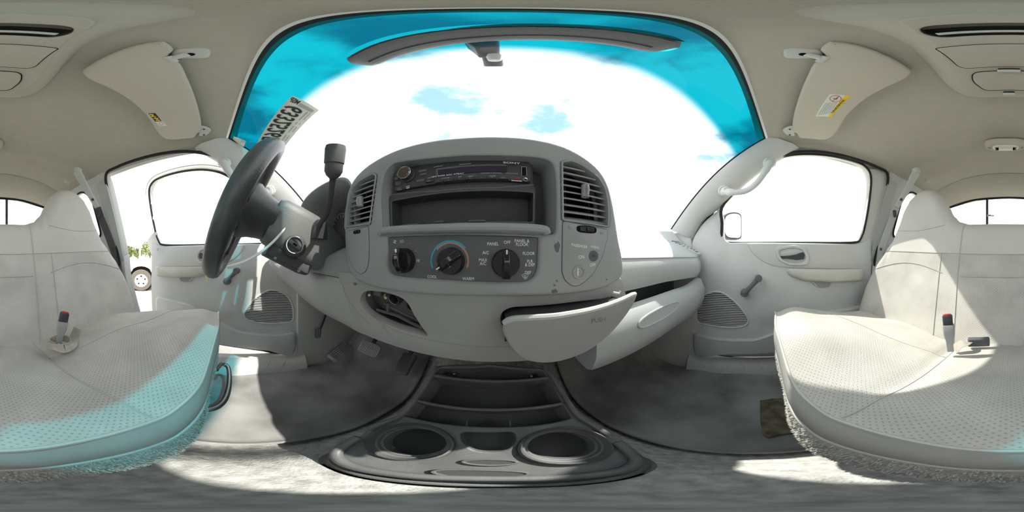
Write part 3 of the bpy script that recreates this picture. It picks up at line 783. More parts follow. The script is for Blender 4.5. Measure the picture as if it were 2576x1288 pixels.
# ---- passenger side pad and glove box
def padprof(x):
    e = sst(.42, .72, x); o = -.062*e
    wb = WS(min(x/.715, .999), 1)
    k = sst(.62, .71, x)
    y2 = min(.58, wb.y-.03); y3 = min(.44+o*.6, y2-.03); y4 = min(.34+o*.8, y3-.03)
    pr = [(wb.y-.012, wb.z-.012), (y2, .118-.02*k), (y3, .082-.015*k), (y4, .036), (.292+o, .006), (.276+o, -.006), (.266+o, -.030), (.266+o, -.062), (.276+o, -.086), (.34+o, -.10), (.60, -.10)]
    return [Vector((x, a+.03*k*(i in (5, 6, 7, 8)), b)) for i, (a, b) in enumerate(pr)]
pad = mk('passenger_pad', loft([padprof(x) for x in lin(.14, .712, 40)], closed=False), M_dashR, dash, smooth=55, fix=False)
mk('pad_seam', tube([padprof(x)[5]+Vector((0, -.0005, .0005)) for x in lin(.16, .69, 30)], .0016, 5), M_dash, pad)
def gprof(x):
    e = sst(.45, .70, x); o = -.02*e; up = .02*sst(.55, .70, x)
    pr = [(.36, -.185), (.292+o, -.180+up*.5), (.268+o, -.118+up), (.250+o, -.124+up), (.234+o, -.165+up), (.236+o, -.21+up), (.250+o, -.252+up), (.268+o, -.262+up), (.36, -.25)]
    return [Vector((x, a, b)) for a, b in pr]
gb = mk('glove_box', loft([gprof(x) for x in lin(.165, .70, 30)], closed=True), M_dashR, dash, smooth=55)
def gface(px, py):
    d = ray(px, py); best = None
    for y in lin(.20, .27, 141):
        t = y/d.y; p = d*t; e = sst(.45, .70, p.x); o = -.02*e; u = .02*sst(.55, .70, p.x)
        yy = interp([-.252, -.21, -.165, -.128], [.250, .236, .234, .244], p.z-u)+o
        if best is None or abs(yy-y) < best[0]: best = (abs(yy-y), p)
    return best[1]
ov = catmull([gface(a, b) for a, b in ((1606, 820), (1612, 805), (1640, 785), (1675, 768), (1700, 760), (1706, 764), (1698, 778), (1672, 798), (1640, 815), (1618, 823))], 4, True)
mk('latch_pocket', tube([p+Vector((0, -.001, 0)) for p in ov]+[ov[0]+Vector((0, -.001, 0))], .003, 6), M_dashR, gb)
mk('latch_flap', prism([p+Vector((0, -.0015, 0)) for p in ov], (0, .004, 0)), M_dashR, gb, bevel=.001)
# defroster slots at the passenger end
EV = [padprof(.668)[2]+Vector((0, 0, .004)), padprof(.668)[4]+Vector((0, 0, .004)), padprof(.706)[4]+Vector((0, 0, .004)), padprof(.706)[2]+Vector((0, 0, .004))]
ev = mk('defroster_vent', prism(rounded(EV, .006), (0, 0, -.006)), M_dashR, pad, bevel=.001)
for i in range(7):
    f = .10+i*.13
    mk('slot', tube([EV[0].lerp(EV[1], f).lerp(EV[3].lerp(EV[2], f), .15)+Vector((0, 0, .0006)), EV[0].lerp(EV[1], f).lerp(EV[3].lerp(EV[2], f), .85)+Vector((0, 0, .0006))], .0018, 6), M_void, ev)

# ---- driver side: knee bolster, upper panel, top pad
def kprof(x):
    e = sst(-.44, -.70, x); o = -.075*e; u = .085*e
    pr = [(.30+o, -.048+u*.5), (.215+o, -.052+u*.5), (.205+o, -.066+u*.6), (.200+o, -.10+u*.8), (.214+o, -.145+u), (.240+o, -.182+u), (.262+o, -.194+u), (.34+o, -.190+u)]
    k = sst(-.40, -.285, x); fl_ = (0, 0, .010, .026, .024, .009, -.008, 0)
    return [Vector((x, a+f*k, b)) for (a, b), f in zip(pr, fl_)]
mk('knee_panel', loft([kprof(x) for x in lin(-.72, -.272, 40)]), M_dash2, dash, smooth=55)
def uprof(x):
    e = sst(-.46, -.70, x); o = -.09*e; u = .04*e
    dip = .05*math.exp(-((x+.43)/.10)**2)
    pr = [(.30+o, -.052+u), (.214+o, -.050+u), (.208+o, -.03+u), (.212+o, .00+u-dip*.2), (.226+o, .022+u-dip*.5), (.26+o, .036+u-dip*.5), (.40, .04)]
    return [Vector((x, a, b)) for a, b in pr]
mk('column_surround', loft([uprof(x) for x in lin(-.72, -.245, 40)]), M_dash, dash, smooth=55)
def tprof(x):
    wb = WS(max(x/.715, -.999), 1)
    pr = [(wb.y-.012, wb.z-.01), (min(.6, wb.y-.03), .122), (min(.44, wb.y-.07), .10), (min(.30, wb.y-.11), .05), (min(.30, wb.y-.14), .0)]
    return [Vector((x, a, b)) for a, b in pr]
mk('driver_pad', loft([tprof(x) for x in lin(-.712, -.20, 30)], closed=False), M_dash, dash, smooth=55, fix=False)
mk('dash_light_block', box((0, .60, -.07), (1.44, .44, .24)), M_panel, dash)  # dark box added behind the dash panels to block light
# ---- instrument hood and cluster
HO = [(-.245, .03), (-.250, .10), (-.258, .155), (-.285, .188), (-.34, .204), (-.43, .212), (-.51, .205), (-.56, .180), (-.585, .13), (-.592, .04)]
ho = [Vector((a, 0, b)) for a, b in HO]; ho = catmull(ho, 5)
hc = Vector((-.42, 0, .10))
rings = []
def hr(sc, y, dz=0): return [hc+(p-hc)*sc+Vector((0, y, dz)) for p in ho]
inner = [hr(.80, .36), hr(.86, .25), hr(.93, .218), hr(.955, .212), hr(.985, .212), hr(1.0, .220), hr(1.01, .26), hr(1.0, .40, -.03), hr(.96, .58, -.06)]
hood = mk('instrument_hood', loft(inner, closed=False), M_dash, dash, smooth=60, fix=False)
cl = [hc+(p-hc)*.80+Vector((0, .352, 0)) for p in ho]
clu = mk('instrument_cluster', prism(cl, (0, .01, 0)), mat('gauge_face', (.09, .095, .10), .5, .3), dash)
for gx, gr in ((-.50, .055), (-.355, .055)):
    for i in range(15):
        a = math.radians(225-i*19.3)
        p = Vector((gx+math.cos(a)*gr*.86, .3505, .10+math.sin(a)*gr*.86)); q = Vector((gx+math.cos(a)*gr, .3505, .10+math.sin(a)*gr))
        mk('gauge_tick', tube([p, q], .0011, 4), M_wtext, clu, smooth=0)
    mk('gauge_ring', tube([(gx+math.cos(2*PI*i/32)*gr*1.12, .350, .10+math.sin(2*PI*i/32)*gr*1.12) for i in range(33)], .0014, 5), M_gtext, clu)
    mk('needle', prism([(gx, .349, .098), (gx+.001, .349, .102), (gx-.03, .349, .078)], (0, .001, 0)), M_redp, clu)
for k, sx in ((0, -.355),):
    for i, tx in enumerate(('10', '30', '50', '70', '90')):
        a = math.radians(215-i*62)
        mk('numeral', text(tx, (sx+math.cos(a)*.036, .3498, .10+math.sin(a)*.036), (1, 0, 0), (0, 0, 1), .011), M_wtext, clu, smooth=0)
mk('hood_screw', lathe([(.001, -.003), (.006, -.003), (.008, .001), (.008, .004)], P(762, 527, x=-.50), (-1, 0, .4), 14), M_blkm, hood)

# ---- lower centre panel
LN = Vector((0, -.9626, -.271)); LD = LN.dot(Vector((0, .212, -.055)))
L = lambda a, b, off=0.0: P(a, b, n=LN, d=LD)-LN*off
def lp_(x, z): return Vector((x, (LD-LN.z*z)/LN.y, z))
lop = catmull([L(906, 756), L(912, 739), L(930, 733), L(967, 737), L(1003, 748), L(1024, 764), L(1038, 789), L(1056, 818), L(1074, 846), L(1038, 838), L(985, 821), L(931, 793), L(910, 770)], 3, True)
dop = rounded([L(1259, 812), L(1262, 786), L(1288, 774), L(1453, 760), L(1556, 747), L(1560, 775), L(1500, 830), L(1400, 862), L(1290, 850)], .012)
lowp = mk('lower_panel', plate(rounded([lp_(-.31, -.035), lp_(.20, -.035), lp_(.235, -.10), lp_(.19, -.185), lp_(0, -.192), lp_(-.31, -.192)], .02), [lop, dop], .018, LN, .003), M_dash2, dash)
mk('panel_seam', tube(catmull([L(935, 795), L(990, 829), L(1074, 853), L(1150, 866), L(1240, 873), L(1290, 872)], 5), .0014, 5), M_dash, lowp)
mk('panel_seam', tube(catmull([L(863, 716), L(870, 740), L(885, 765), L(905, 790), L(930, 815)], 5), .0014, 5), M_dash, lowp)
mk('panel_seam', tube(catmull([L(962, 818), L(985, 848), L(1003, 868)], 5), .0012, 5), M_dash, lowp)
mk('lower_return', loft([[lp_(x, -.190), lp_(x, -.190)+Vector((0, .10, .015)), lp_(x, -.150)+Vector((0, .10, 0)), lp_(x, -.15)+Vector((0, .02, 0))] for x in lin(-.30, .20, 12)]), M_dash2, lowp)
# socket recess with two power sockets
rc = emp('socket_recess', L(985, 785, .05), 'uncovered socket opening with wiring below the radio stack', 'sockets')
back = [p-LN*.055 for p in catmull([L(890, 760), L(905, 722), L(1000, 730), L(1060, 770), L(1085, 850), L(1000, 845), L(915, 800)], 3, True)]
mk('back_panel', prism(back, LN*-.004), mat('socket_grey', (.22, .225, .22), .7, .2), rc)
for a, b, rr in ((979, 761, .0125), (1027, 781, .0125)):
    c = L(a, b, .014)
    mk('socket', lathe([(rr*.82, -.002), (rr, -.003), (rr+.0015, 0), (rr+.0015, .035), (rr*.80, .034), (rr*.80, 0)], c, -LN, 24, cap=False), M_blk, rc)
    sk = rc.children[-1]
    mk('rim', tube([c+LN*.001+(Vector((1, 0, 0))*math.cos(t)+Vector((1, 0, 0)).cross(LN)*math.sin(t))*rr*.92 for t in lin(0, 2*PI, 33)], .0011, 6), M_cream, sk)
    mk('socket_floor', lathe([(.001, .026), (rr*.8, .026)], c, -LN, 20), mat('socket_dark', (.05, .018, .022), .5, .3), sk)
for a, b in ((912, 751), (953, 759)):
    mk('connector_tip', lathe([(.001, -.004), (.0028, -.004), (.0032, 0), (.0032, .010)], L(a, b, .02), (-.6, .7, .2), 10), M_cream, rc)
mk('wire_block', box(L(930, 748, .03), (.020, .02, .018)), M_panel, rc, bevel=.002)
mk('crossbar', tube([L(935, 788, .016), L(985, 806, .018), L(1052, 836, .014)], .0032, 6), M_panel, rc)
mk('crossbar', tube([L(948, 775, .02), L(1040, 822, .02)], .0022, 6), M_panel, rc)
mk('bracket', tube([L(964, 772, .016), L(962, 792, .016)], .0028, 6), M_panel, rc)
mk('bracket', tube([L(1051, 836, .012), L(1057, 822, .012)], .0028, 6), M_panel, rc)

# ---- centre stack bezel
BY = .200
B_ = lambda a, b, y=BY: P(a, b, y=y)
bo = catmull([B_(a, b) for a, b in ((866, 600), (867, 540), (872, 490), (888, 452), (915, 422), (950, 398), (1000, 374), (1080, 353), (1160, 344), (1250, 341), (1330, 346), (1400, 360), (1450, 380), (1492, 408), (1517, 435), (1534, 470), (1546, 520), (1558, 600), (1568, 650), (1568, 690), (1545, 714), (1500, 731), (1400, 744), (1250, 747), (1100, 744), (1000, 735), (930, 720), (890, 700), (872, 660))], 3, True)
vl = rounded([B_(a, b) for a, b in ((946, 441), (938, 437), (918, 447), (903, 457), (886, 476), (877, 507), (872, 533), (870, 571), (930, 563))], .003, 3)
vr = rounded([B_(a, b) for a, b in ((1414, 407), (1437, 404), (1460, 413), (1483, 428), (1506, 447), (1522, 473), (1529, 505), (1531, 539), (1530, 570), (1416, 553))], .003, 3)
rp_ = rounded([B_(a, b) for a, b in ((966, 586), (960, 500), (966, 440), (985, 412), (1100, 398), (1250, 392), (1350, 396), (1388, 404), (1396, 440), (1398, 520), (1396, 588))], [.006, .02, .03, .03, .03, .03, .03, .02, .02, .02, .006], 4)
hv = rounded([B_(a, b) for a, b in ((973, 597), (1355, 597), (1352, 680), (1340, 701), (1318, 710), (1130, 704), (1005, 695), (985, 690), (976, 674))], [.003, .003, .015, .01, .01, .01, .01, .008, .008], 4)
bez = mk('center_stack_bezel', plate(bo, [vl, vr, rp_, hv], .034, (0, -1, 0), .006, 3), M_dash, dash)
oc = Vector((XS, 0, .03))
mk('stack_shell', loft([[p+Vector((0, .012, 0)) for p in bo], [oc+(p-oc)*1.035+Vector((0, .06, 0)) for p in bo], [oc+(p-oc)*1.03+Vector((0, .16, -.01)) for p in bo], [Vector((p.x*1.02, .55, min(p.z*.5+.02, .12))) for p in bo]], caps=False), M_dash, bez, smooth=60)
# recess lining behind the radio and shelf lip under it
ry = BY+.045
lining = loft([rp_, [Vector((p.x*.97-.001, ry, p.z*.97+.004)) for p in rp_]], caps=False)
mk('recess_lining', lining, M_dash, bez, smooth=60, fix=False)
mk('recess_back', prism([Vector((p.x*.97-.001, ry-.001, p.z*.97+.004)) for p in rp_], (0, .003, 0)), M_blkm, bez)
mk('shelf_lip', tube(catmull([B_(958, 588, BY-.004), B_(968, 580, BY-.006), B_(1100, 574, BY-.006), B_(1250, 572, BY-.006), B_(1362, 577, BY-.006), B_(1374, 586, BY-.004)], 5), .0058, 10), M_dash, bez)
# air vents
def vent(ring, knob, nslat, nm):
    z0, z1 = min(p.z for p in ring), max(p.z for p in ring)
    c = sum(ring, Vector())/len(ring)
    v = mk('air_vent', prism([c+(p-c)*.98+Vector((0, .040, 0)) for p in ring], (0, .004, 0)), M_void, dash); v['label'] = nm
    def span(z):
        cc = []
        for i in range(len(ring)):
            a, b = ring[i-1], ring[i]
            if (a.z-z)*(b.z-z) <= 0 and a.z != b.z: cc.append(a.x+(b.x-a.x)*(z-a.z)/(b.z-a.z))
        return min(cc), max(cc)
    for i in range(nslat):
        z = z0+(z1-z0)*(i+.75)/(nslat+.4); a, b = span(z)
        if b-a < .012: continue
        R = Matrix.Rotation(math.radians(24), 3, 'X')
        mk('slat', box(((a+b)/2, BY+.014, z), (b-a+.003, .018, .0026), R), M_dash, v, bevel=.0008)
    mk('vent_knob', join(tube([knob+Vector((0, .002, -.010)), knob+Vector((0, .002, .010))], [.006, .006], 14), tube([knob+Vector((0, -.004, -.008)), knob+Vector((0, -.006, 0)), knob+Vector((0, -.004, .008))], .0022, 8)), M_dash, v, smooth=60)
    mk('vent_rim', tube(ring+[ring[0]], .0016, 6), M_dash, v)
    for dx in (-.022, .02):
        mk('vane', box((knob.x+dx, BY+.030, (z0+z1)/2-.004), (.0018, .014, (z1-z0)*.8)), M_blkm, v)
vent(vl, B_(904, 507), 9, 'driver side slatted air vent beside the radio')
vent(vr, B_(1474, 480), 9, 'passenger side slatted air vent beside the radio')
# blank panel and airbag switch panel under the vents
def seamplate(pts, nm, par, m):
    r = rounded([B_(a, b, BY-.0012) for a, b in pts], .004, 3)
    o = mk(nm, plate(r, (), .006, (0, -1, 0), .0012), m, par)
    mk('gap', tube([p+Vector((0, .0012, 0)) for p in r]+[r[0]+Vector((0, .0012, 0))], .0007, 5), M_blkm, o)
    return o
bl = seamplate(((872, 582), (926, 569), (928, 616), (927, 652), (924, 672), (918, 684), (908, 690), (894, 682), (881, 660), (873, 627)), 'blank_panel', dash, M_dash)
def thumbwheel(a, b, w_, h_, par):
    c = B_(a, b, BY-.002)
    ring = [c+Vector((math.copysign(abs(math.cos(t))**.6, math.cos(t))*w_/2, 0, math.copysign(abs(math.sin(t))**.6, math.sin(t))*h_/2)) for t in lin(0, 2*PI, 25)[:-1]]
    o = mk('thumbwheel', prism(ring, (0, .003, 0)), M_void, par)
    c2 = c+Vector((0, .0005, 0))
    mk('wheel', join(box(c2, (w_*.72, .004, h_*.72)), box(c2+Vector((0, -.002, 0)), (w_*.12, .004, h_*.55))), M_gloss, par, bevel=.0012)
thumbwheel(897, 583, .020, .0075, bl)
for i in range(3): mk('mark', box(B_(919, 577+i*2.6, BY-.0016), (.005, .0004, .0006)), M_gtext, bl)
ab = seamplate(((1416, 556), (1529, 578), (1528, 600), (1515, 648), (1493, 688), (1474, 707), (1457, 719), (1440, 720), (1422, 706), (1414, 684)), 'airbag_panel', dash, M_dash)
thumbwheel(1477, 577, .033, .0105, ab)
for i in range(3): mk('mark', box(B_(1515, 583+i*2.6, BY-.0018), (.006, .0004, .0006)), M_gtext, ab)
mk('mark', box(B_(1437, 572, BY-.0018), (.007, .0004, .006)), M_gtext, ab)
mk('mark', box(B_(1437, 572, BY-.0021), (.0055, .0004, .0045)), M_dash, ab)
mk('mark', box(B_(1437, 572, BY-.0024), (.006, .0004, .0008), Matrix.Rotation(.7, 3, 'Y')), M_gtext, ab)
UX, UZ = (1, 0, 0), (0, 0, 1)
def tx(s, a, b, size, par, y=None, m=None, sx=.88, wt=.012, al='CENTER', sp=.8, u=UX, v=UZ):
    mk('lettering', text(s, P(a, b, y=(BY-.0013 if y is None else y)), u, v, size, .0002, al, sx, wt, sp), m or M_wtext, par, smooth=0, fix=False)
tx('PASSENGER', 1458, 619, .0056, ab, u=(1, 0, -.10), y=BY-.0013); tx('AIRBAG', 1496, 622, .0052, ab, u=(1, 0, -.10))
tx('ON', 1463, 647, .0068, ab); tx('OFF', 1491, 667, .0066, ab)
lc = B_(1493, 644, BY-.001)
mk('indicator_lens', lathe([(.001, -.001), (.0078, -.001), (.0088, .001), (.0088, .004)], lc, (0, 1, 0), 24), mat('smoked_lens', (.10, .115, .125), .3, .4), ab)
tx('OFF', 1493, 644, .0050, ab, y=BY-.0025, m=mat('faint_print', (.075, .085, .095), .6, .2))
kc = B_(1456, 685, BY-.001)
mk('key_switch', lathe([(.0065, .002), (.0072, -.001), (.0098, -.0015), (.0105, .001), (.0105, .004)], kc, (0, 1, 0), 26), M_dash, ab)
mk('key_barrel', lathe([(.001, .0012), (.0070, .0012)], kc, (0, 1, 0), 22), M_panel, ab)
mk('key_slot', box(kc+Vector((-.0018, -.0004, .0006)), (.0024, .001, .0105)), M_cream, ab)

# ---- worn patches where the paint of the bezel has flaked off
for i, (a, b, w_, h_) in enumerate(((893, 714, .011, .006), (1402, 622, .010, .017), (1421, 622, .005, .014), (1396, 733, .010, .007), (1401, 706, .003, .003), (1395, 718, .004, .003), (1526, 703, .003, .003))):
    c = B_(a, b, BY-.0004); rr = random.Random(i)
    ring = [c+Vector((math.cos(t)*w_/2*rr.uniform(.55, 1.1), 0, math.sin(t)*h_/2*rr.uniform(.55, 1.1))) for t in lin(0, 2*PI, 15)[:-1]]
    mk('paint_chip', prism(ring, (0, .001, 0)), M_panel, bez, smooth=0)

# ================================================================ climate control panel
HY = BY+.004
hp = emp('climate_control_panel', B_(1165, 712, HY), 'black climate control panel with three round knobs in the centre stack', 'control panel')
hc_ = sum(hv, Vector())/len(hv)
mk('face', prism([hc_+(p-hc_)*.996+Vector((0, HY-BY, 0)) for p in hv], (0, .006, 0)), M_panel, hp)
ty = HY-.0002
ht = lambda s, a, b, size, **k: tx(s, a, b, size, hp, y=ty, **k)
ht('LO', 1011, 607, .0058); ht('HI', 1052, 656, .0058); ht('COOL', 1087, 696.5, .0056); ht('WARM', 1178, 701.5, .0056)
ht('PANEL', 1240, 614, .0056); ht('OFF', 1276, 610, .0056); ht('PANEL &\nFLOOR', 1313, 611, .0056); ht('A/C', 1222, 636, .0056)
ht('MAX\nA/C', 1215, 659, .0056); ht('FLOOR', 1330, 638, .0056); ht('FLR\n& DEF', 1333, 662, .0056); ht('DEF', 1328, 686, .0056)
for a, b in ((1031, 613), (1046, 631)):
    mk('dot', lathe([(.001, -.0003), (.0006, -.0003), (.0006, .001)], P(a, b, y=HY), (0, 1, 0), 10), M_wtext, hp)
fc_ = P(993, 608, y=ty)
for k in range(4):
    a = k*PI/2+.4
    ring = [fc_+Vector((math.cos(a+d)*r, -.0002, math.sin(a+d)*r)) for r, d in ((.0005, 0), (.0018, -.45), (.0030, -.25), (.0032, .2), (.0022, .5))]
    mk('fan_symbol', prism(ring, (0, .0004, 0)), M_wtext, hp, smooth=0)
dc = P(1321, 696, y=ty)
mk('defrost_symbol', tube([dc+Vector((x*.0042, -.0001, z*.0042)) for x, z in ((-1, .55), (-.5, .8), (0, .88), (.5, .8), (1, .55), (.55, -.35), (0, -.2), (-.55, -.35), (-1, .55))], .0003, 4), M_wtext, hp)
for k in (-1, 0, 1): mk('defrost_symbol', tube([dc+Vector((k*.0013+.0004*math.sin(t*6), -.0001, -.0038+.0058*t)) for t in lin(0, 1, 10)], .00028, 4), M_wtext, hp)
def arc(c, r0, r1, a0, a1, m, w_=None):
    rr = [c+Vector((math.cos(t)*r0, 0, math.sin(t)*r0)) for t in lin(a0, a1, 40)]; r2 = [c+Vector((math.cos(t)*r1, 0, math.sin(t)*r1)) for t in lin(a1, a0, 40)]
    mk('dial_band', prism(rr+r2, (0, .0004, 0)), m, hp, smooth=0)
k2 = P(1132, 657, y=HY-.0003)
arc(k2, .0255, .0275, math.radians(202), math.radians(40), M_cyan); arc(k2, .0228, .0252, math.radians(140), math.radians(-20), M_pink)
for a, b, ang, nm in ((1012.5, 655, 96, 'fan speed knob'), (1132, 657, 218, 'temperature knob'), (1273, 663, 90, 'airflow mode knob')):
    c = P(a, b, y=HY-.006); R = .0182
    kn = mk('knob', lathe([(.001, -.004), (R*.86, -.004), (R*.93, -.002), (R, .006), (R*1.02, .007)], c, (0, 1, 0), 40), M_gloss, hp, smooth=50); kn['label'] = nm
    d = Vector((math.cos(math.radians(ang)), 0, math.sin(math.radians(ang)))); e = Vector((-d.z, 0, d.x))
    gr = []
    for q, wd, h in ((-1.0, .34, -.010), (-.5, .30, -.0165), (0, .27, -.0175), (.5, .26, -.0165), (.95, .24, -.009)):
        b_ = c+d*R*q
        gr.append([b_+e*R*wd, b_+e*R*wd*.75+Vector((0, h, 0)), b_-e*R*wd*.75+Vector((0, h, 0)), b_-e*R*wd])
    mk('grip', loft(gr), M_gloss, kn, bevel=.0012, smooth=50)
    mk('pointer', box(c+d*R*.72+Vector((0, -.0146, 0)), (.0016, .003, .0052), frameR(e, Vector((0, 1, 0)))), M_wtext, kn, bevel=.0004)
    kn.children[-1].location = (c+d*R*.74+Vector((0, -.0148, 0)))-WL[kn.name]
mk('dot', lathe([(.001, -.0003), (.0006, -.0003), (.0006, .001)], P(1132, 671, y=HY-.0106), (0, 1, 0), 10), M_wtext, hp)

# ================================================================ car radio
RYY = BY+.018
rd = emp('car_radio', P(1165, 486, y=RYY), 'black car stereo with round knob and six preset buttons above the empty slot', 'radio')
Q = lambda a, b, off=0.0: P(a, b, y=RYY+off)
ru = (Q(1335, 440)-Q(990, 468)).normalized(); rv = Vector((0, -1, 0)).cross(ru)*-1; rv = Vector((-ru.z, 0, ru.x))
rb = rounded([Q(986, 434), Q(990, 490), Q(1341, 465), Q(1336, 405)], .004)
mk('sleeve', plate([p+Vector((0, .003, 0)) for p in rounded([Q(983, 428), Q(986, 494), Q(1344, 469), Q(1340, 400)], .004)], (), .02, (0, -1, 0), .002), M_blkm, rd)
face = mk('face', plate([p+Vector((0, -.004, 0)) for p in rounded([Q(991, 436), Q(994, 484), Q(1336, 461), Q(1333, 409)], .006)], (), .01, (0, -1, 0), .003), M_blk, rd)
mk('chin', tube([Q(986, 490, -.002), Q(1100, 481, -.002), Q(1250, 473, -.002), Q(1342, 466, -.002)], .0016, 6), M_panel, rd)
yq = -.0045
def quad(pts, m, nm, par, t=.0012): return mk(nm, prism([Q(a, b, yq-t) for a, b in pts], (0, t+.0005, 0)), m, par, bevel=.0004)
quad(((1098, 428), (1275, 416), (1276, 432), (1103, 443)), mat('display_glass', (.035, .022, .045), .1, .6), 'display', rd)
quad(((1096, 424), (1274, 414), (1274, 417), (1099, 428)), M_panel, 'display_frame', rd, .0016)
quad(((1096, 424), (1100, 428), (1103, 443), (1097, 443)), M_panel, 'display_frame', rd, .0016)
kc = Q(1027, 441, -.004)
kn = mk('volume_knob', lathe([(.001, -.0135), (.0098, -.0135), (.0112, -.012), (.0118, -.004), (.0136, -.003), (.0140, .002)], kc, (0, 1, 0), 36), M_blk, rd)
mk('cap', lathe([(.001, -.0142), (.0092, -.0142), (.0100, -.0132)], kc, (0, 1, 0), 30), mat('dark_chrome', (.22, .18, .17), .15, .5, metal=1), kn)
mk('knob_ring', tube([kc+Vector((math.cos(t)*.0108, -.0125, math.sin(t)*.0108)) for t in lin(0, 2*PI, 33)], .0007, 6), M_chrome, kn)
tx_r = dict(y=RYY+yq-.0016)
for i, (a, b) in enumerate(((1080, 455), (1105, 455.5), (1130, 452.5), (1156, 450), (1183, 448), (1211, 447), (1238, 446.5), (1266, 447.5))):
    s = ru*.0062
    c = Q(a, b+1, yq-.0010)
    mk('preset_button', box(c, (.0132, .003, .0038), Matrix((ru, Vector((0, 1, 0)), rv)).transposed()), M_blk, rd, bevel=.0006)
    lab = ('DSPL', '1', '2', '3', '4', '5', '6', 'SCRL')[i]
    mk('lettering', text(lab, c+Vector((0, -.0018, 0)), ru, rv, .0030, .0001, 'CENTER', .9), M_gtext, rd, smooth=0, fix=False)
for s, a, b, sz, m, sx in (('DIM', 1080, 453-5, .0028, M_gtext, 1), ('- GP/ALBM +', 1121, 448, .0028, M_gtext, 1), ('REP', 1157, 445, .0028, M_gtext, 1), ('SHUF', 1184, 443.5, .0028, M_gtext, 1), ('PAUSE', 1239, 443, .0028, M_gtext, 1),
                      ('MP3 WMA AAC ATRAC', 1125, 440.5, .0036, M_wtext, 1.25), ('CHANGER CONTROL', 1235, 435.5, .0025, M_gtext, 1.15), ('CDX-GT610UI', 1288, 436.5, .0025, M_gtext, 1.0), ('SONY', 1287, 410, .0048, M_wtext, 1.75)):
    mk('lettering', text(s, Q(a, b, yq-.0024), ru, rv, sz, .0002, 'CENTER', sx, .01), m, rd, smooth=0, fix=False)
for pts in (((1052, 428), (1072, 425), (1073, 430), (1054, 434)), ((1055, 436), (1072, 434), (1073, 439), (1057, 442)), ((1048, 452), (1068, 449), (1067, 455), (1046, 459)), ((996, 436), (1006, 434), (1004, 442), (994, 444)), ((992, 446), (1002, 444), (1001, 451), (991, 453)), ((994, 457), (1008, 456), (1008, 465), (995, 467)), ((997, 472), (1010, 471), (1011, 478), (1000, 480))):
    quad(pts, M_panel, 'source_button', rd)
quad(((1313, 420), (1323, 419), (1324, 441), (1313, 441)), M_void, 'usb_cover', rd, .0004)
for p0, p1 in (((1312, 419), (1312, 442)), ((1324, 419), (1325, 442)), ((1313, 420), (1323, 420))): mk('usb_edge', tube([Q(*p0, yq-.0008), Q(*p1, yq-.0008)], .0004, 5), M_gtext, rd)
jc = Q(1322, 452, yq-.001)
mk('aux_jack', tube([jc+Vector((math.cos(t)*.0026, 0, math.sin(t)*.0026)) for t in lin(0, 2*PI, 25)], .0006, 6), M_chrome, rd)
for a, b, w_, h_, m in ((1299, 447, .008, .0007, M_redp), (1299, 450, .009, .0007, M_redp), (1300, 455, .014, .0010, M_wtext), (1102, 419, .014, .0007, M_gtext), (1170, 413, .016, .0007, M_gtext), (999, 460, .004, .0009, M_redp), (1026, 469, .007, .0022, M_gtext), (1026, 473, .005, .0014, M_wtext)):
    mk('small_print', box(Q(a, b, yq-.0012), (w_, .0008, h_), Matrix((ru, Vector((0, 1, 0)), rv)).transposed()), m, rd, smooth=0)

# ---- empty slot below the radio
sl = emp('empty_radio_slot', P(1165, 568, y=BY+.02), 'black empty storage slot under the car stereo', 'storage slot')
so = rounded([P(a, b, y=BY+.016) for a, b in ((984, 506), (1343, 484), (1342, 560), (1090, 566), (986, 572))], .004)
sb_ = [Vector((p.x*.93-.004, BY+.10, p.z*.9+.004)) for p in so]
mk('pocket', loft([so, sb_], caps=False), M_blk, sl, smooth=0, fix=False); mk('pocket_floor', prism(sb_, (0, .002, 0)), M_void, sl)
mk('slot_frame', plate([p+Vector((0, -.001, 0)) for p in rounded([P(a, b, y=BY+.016) for a, b in ((979, 494), (1347, 470), (1346, 572), (980, 580))], .004)], [so], .006, (0, -1, 0), .001), M_blkm, sl)
mk('rim', tube(so+[so[0]], .0011, 6), M_panel, sl)
for a, b, w_ in ((1030, 566, .03), (1105, 558, .014), (1200, 556, .022)): mk('broken_tab', box(P(a, b, y=BY+.013), (w_, .004, .003)), M_panel, sl, bevel=.0006)

# ================================================================ pulled out tray under the stack
TY = .178
dr = emp('pull_out_tray', P(1420, 910, y=.19), 'grey tray drawer pulled half open under the centre stack, marked PUSH', 'drawer')
def T(a, b): p = P(a, b, y=TY); q = P(a, b, y=TY+.04*max(0, (b-800))/110-.012*math.sin(PI*min(max((a-1265)/335, 0), 1))); return q
fo_ = catmull([T(a, b) for a, b in ((1264, 830), (1270, 816), (1290, 807), (1330, 804), (1396, 800), (1440, 793), (1485, 784), (1530, 771), (1566, 757), (1601, 742), (1590, 771), (1556, 818), (1520, 854), (1474, 886), (1413, 908), (1360, 913), (1317, 903), (1292, 882), (1273, 853))], 3, True)
mk('front', prism(fo_, (0, .008, 0)), M_dash2, dr, bevel=.002)
mk('top_lip', tube([p+Vector((0, .003, .001)) for p in fo_[3:28]], .004, 8), M_trim, dr)
tp = [fo_[i] for i in range(4, 28, 3)]
inn = [p+Vector((0, .008, -.004)) for p in tp]
mk('tray', loft([[p, Vector((p.x*.9, p.y+.09, p.z-.002)), Vector((p.x*.9, p.y+.09, p.z-.045)), Vector((p.x, p.y+.040, p.z-.05)), Vector((p.x, p.y+.010, p.z-.01))] for p in inn], closed=False), M_blkm, dr, fix=False)
for e, k in ((inn[0], 0), (inn[-1], 1)): mk('tray_end', prism([e, e+Vector((0, .085, -.002)), e+Vector((0, .085, -.045)), e+Vector((0, .040, -.05))], (.002, 0, 0)), M_blkm, dr)
tcx = T(1504, 805)
nn_ = (T(1490, 800)-T(1510, 800)).cross(T(1500, 815)-T(1500, 795)).normalized()
uu = (T(1520, 800)-T(1480, 806)); uu.y *= .6
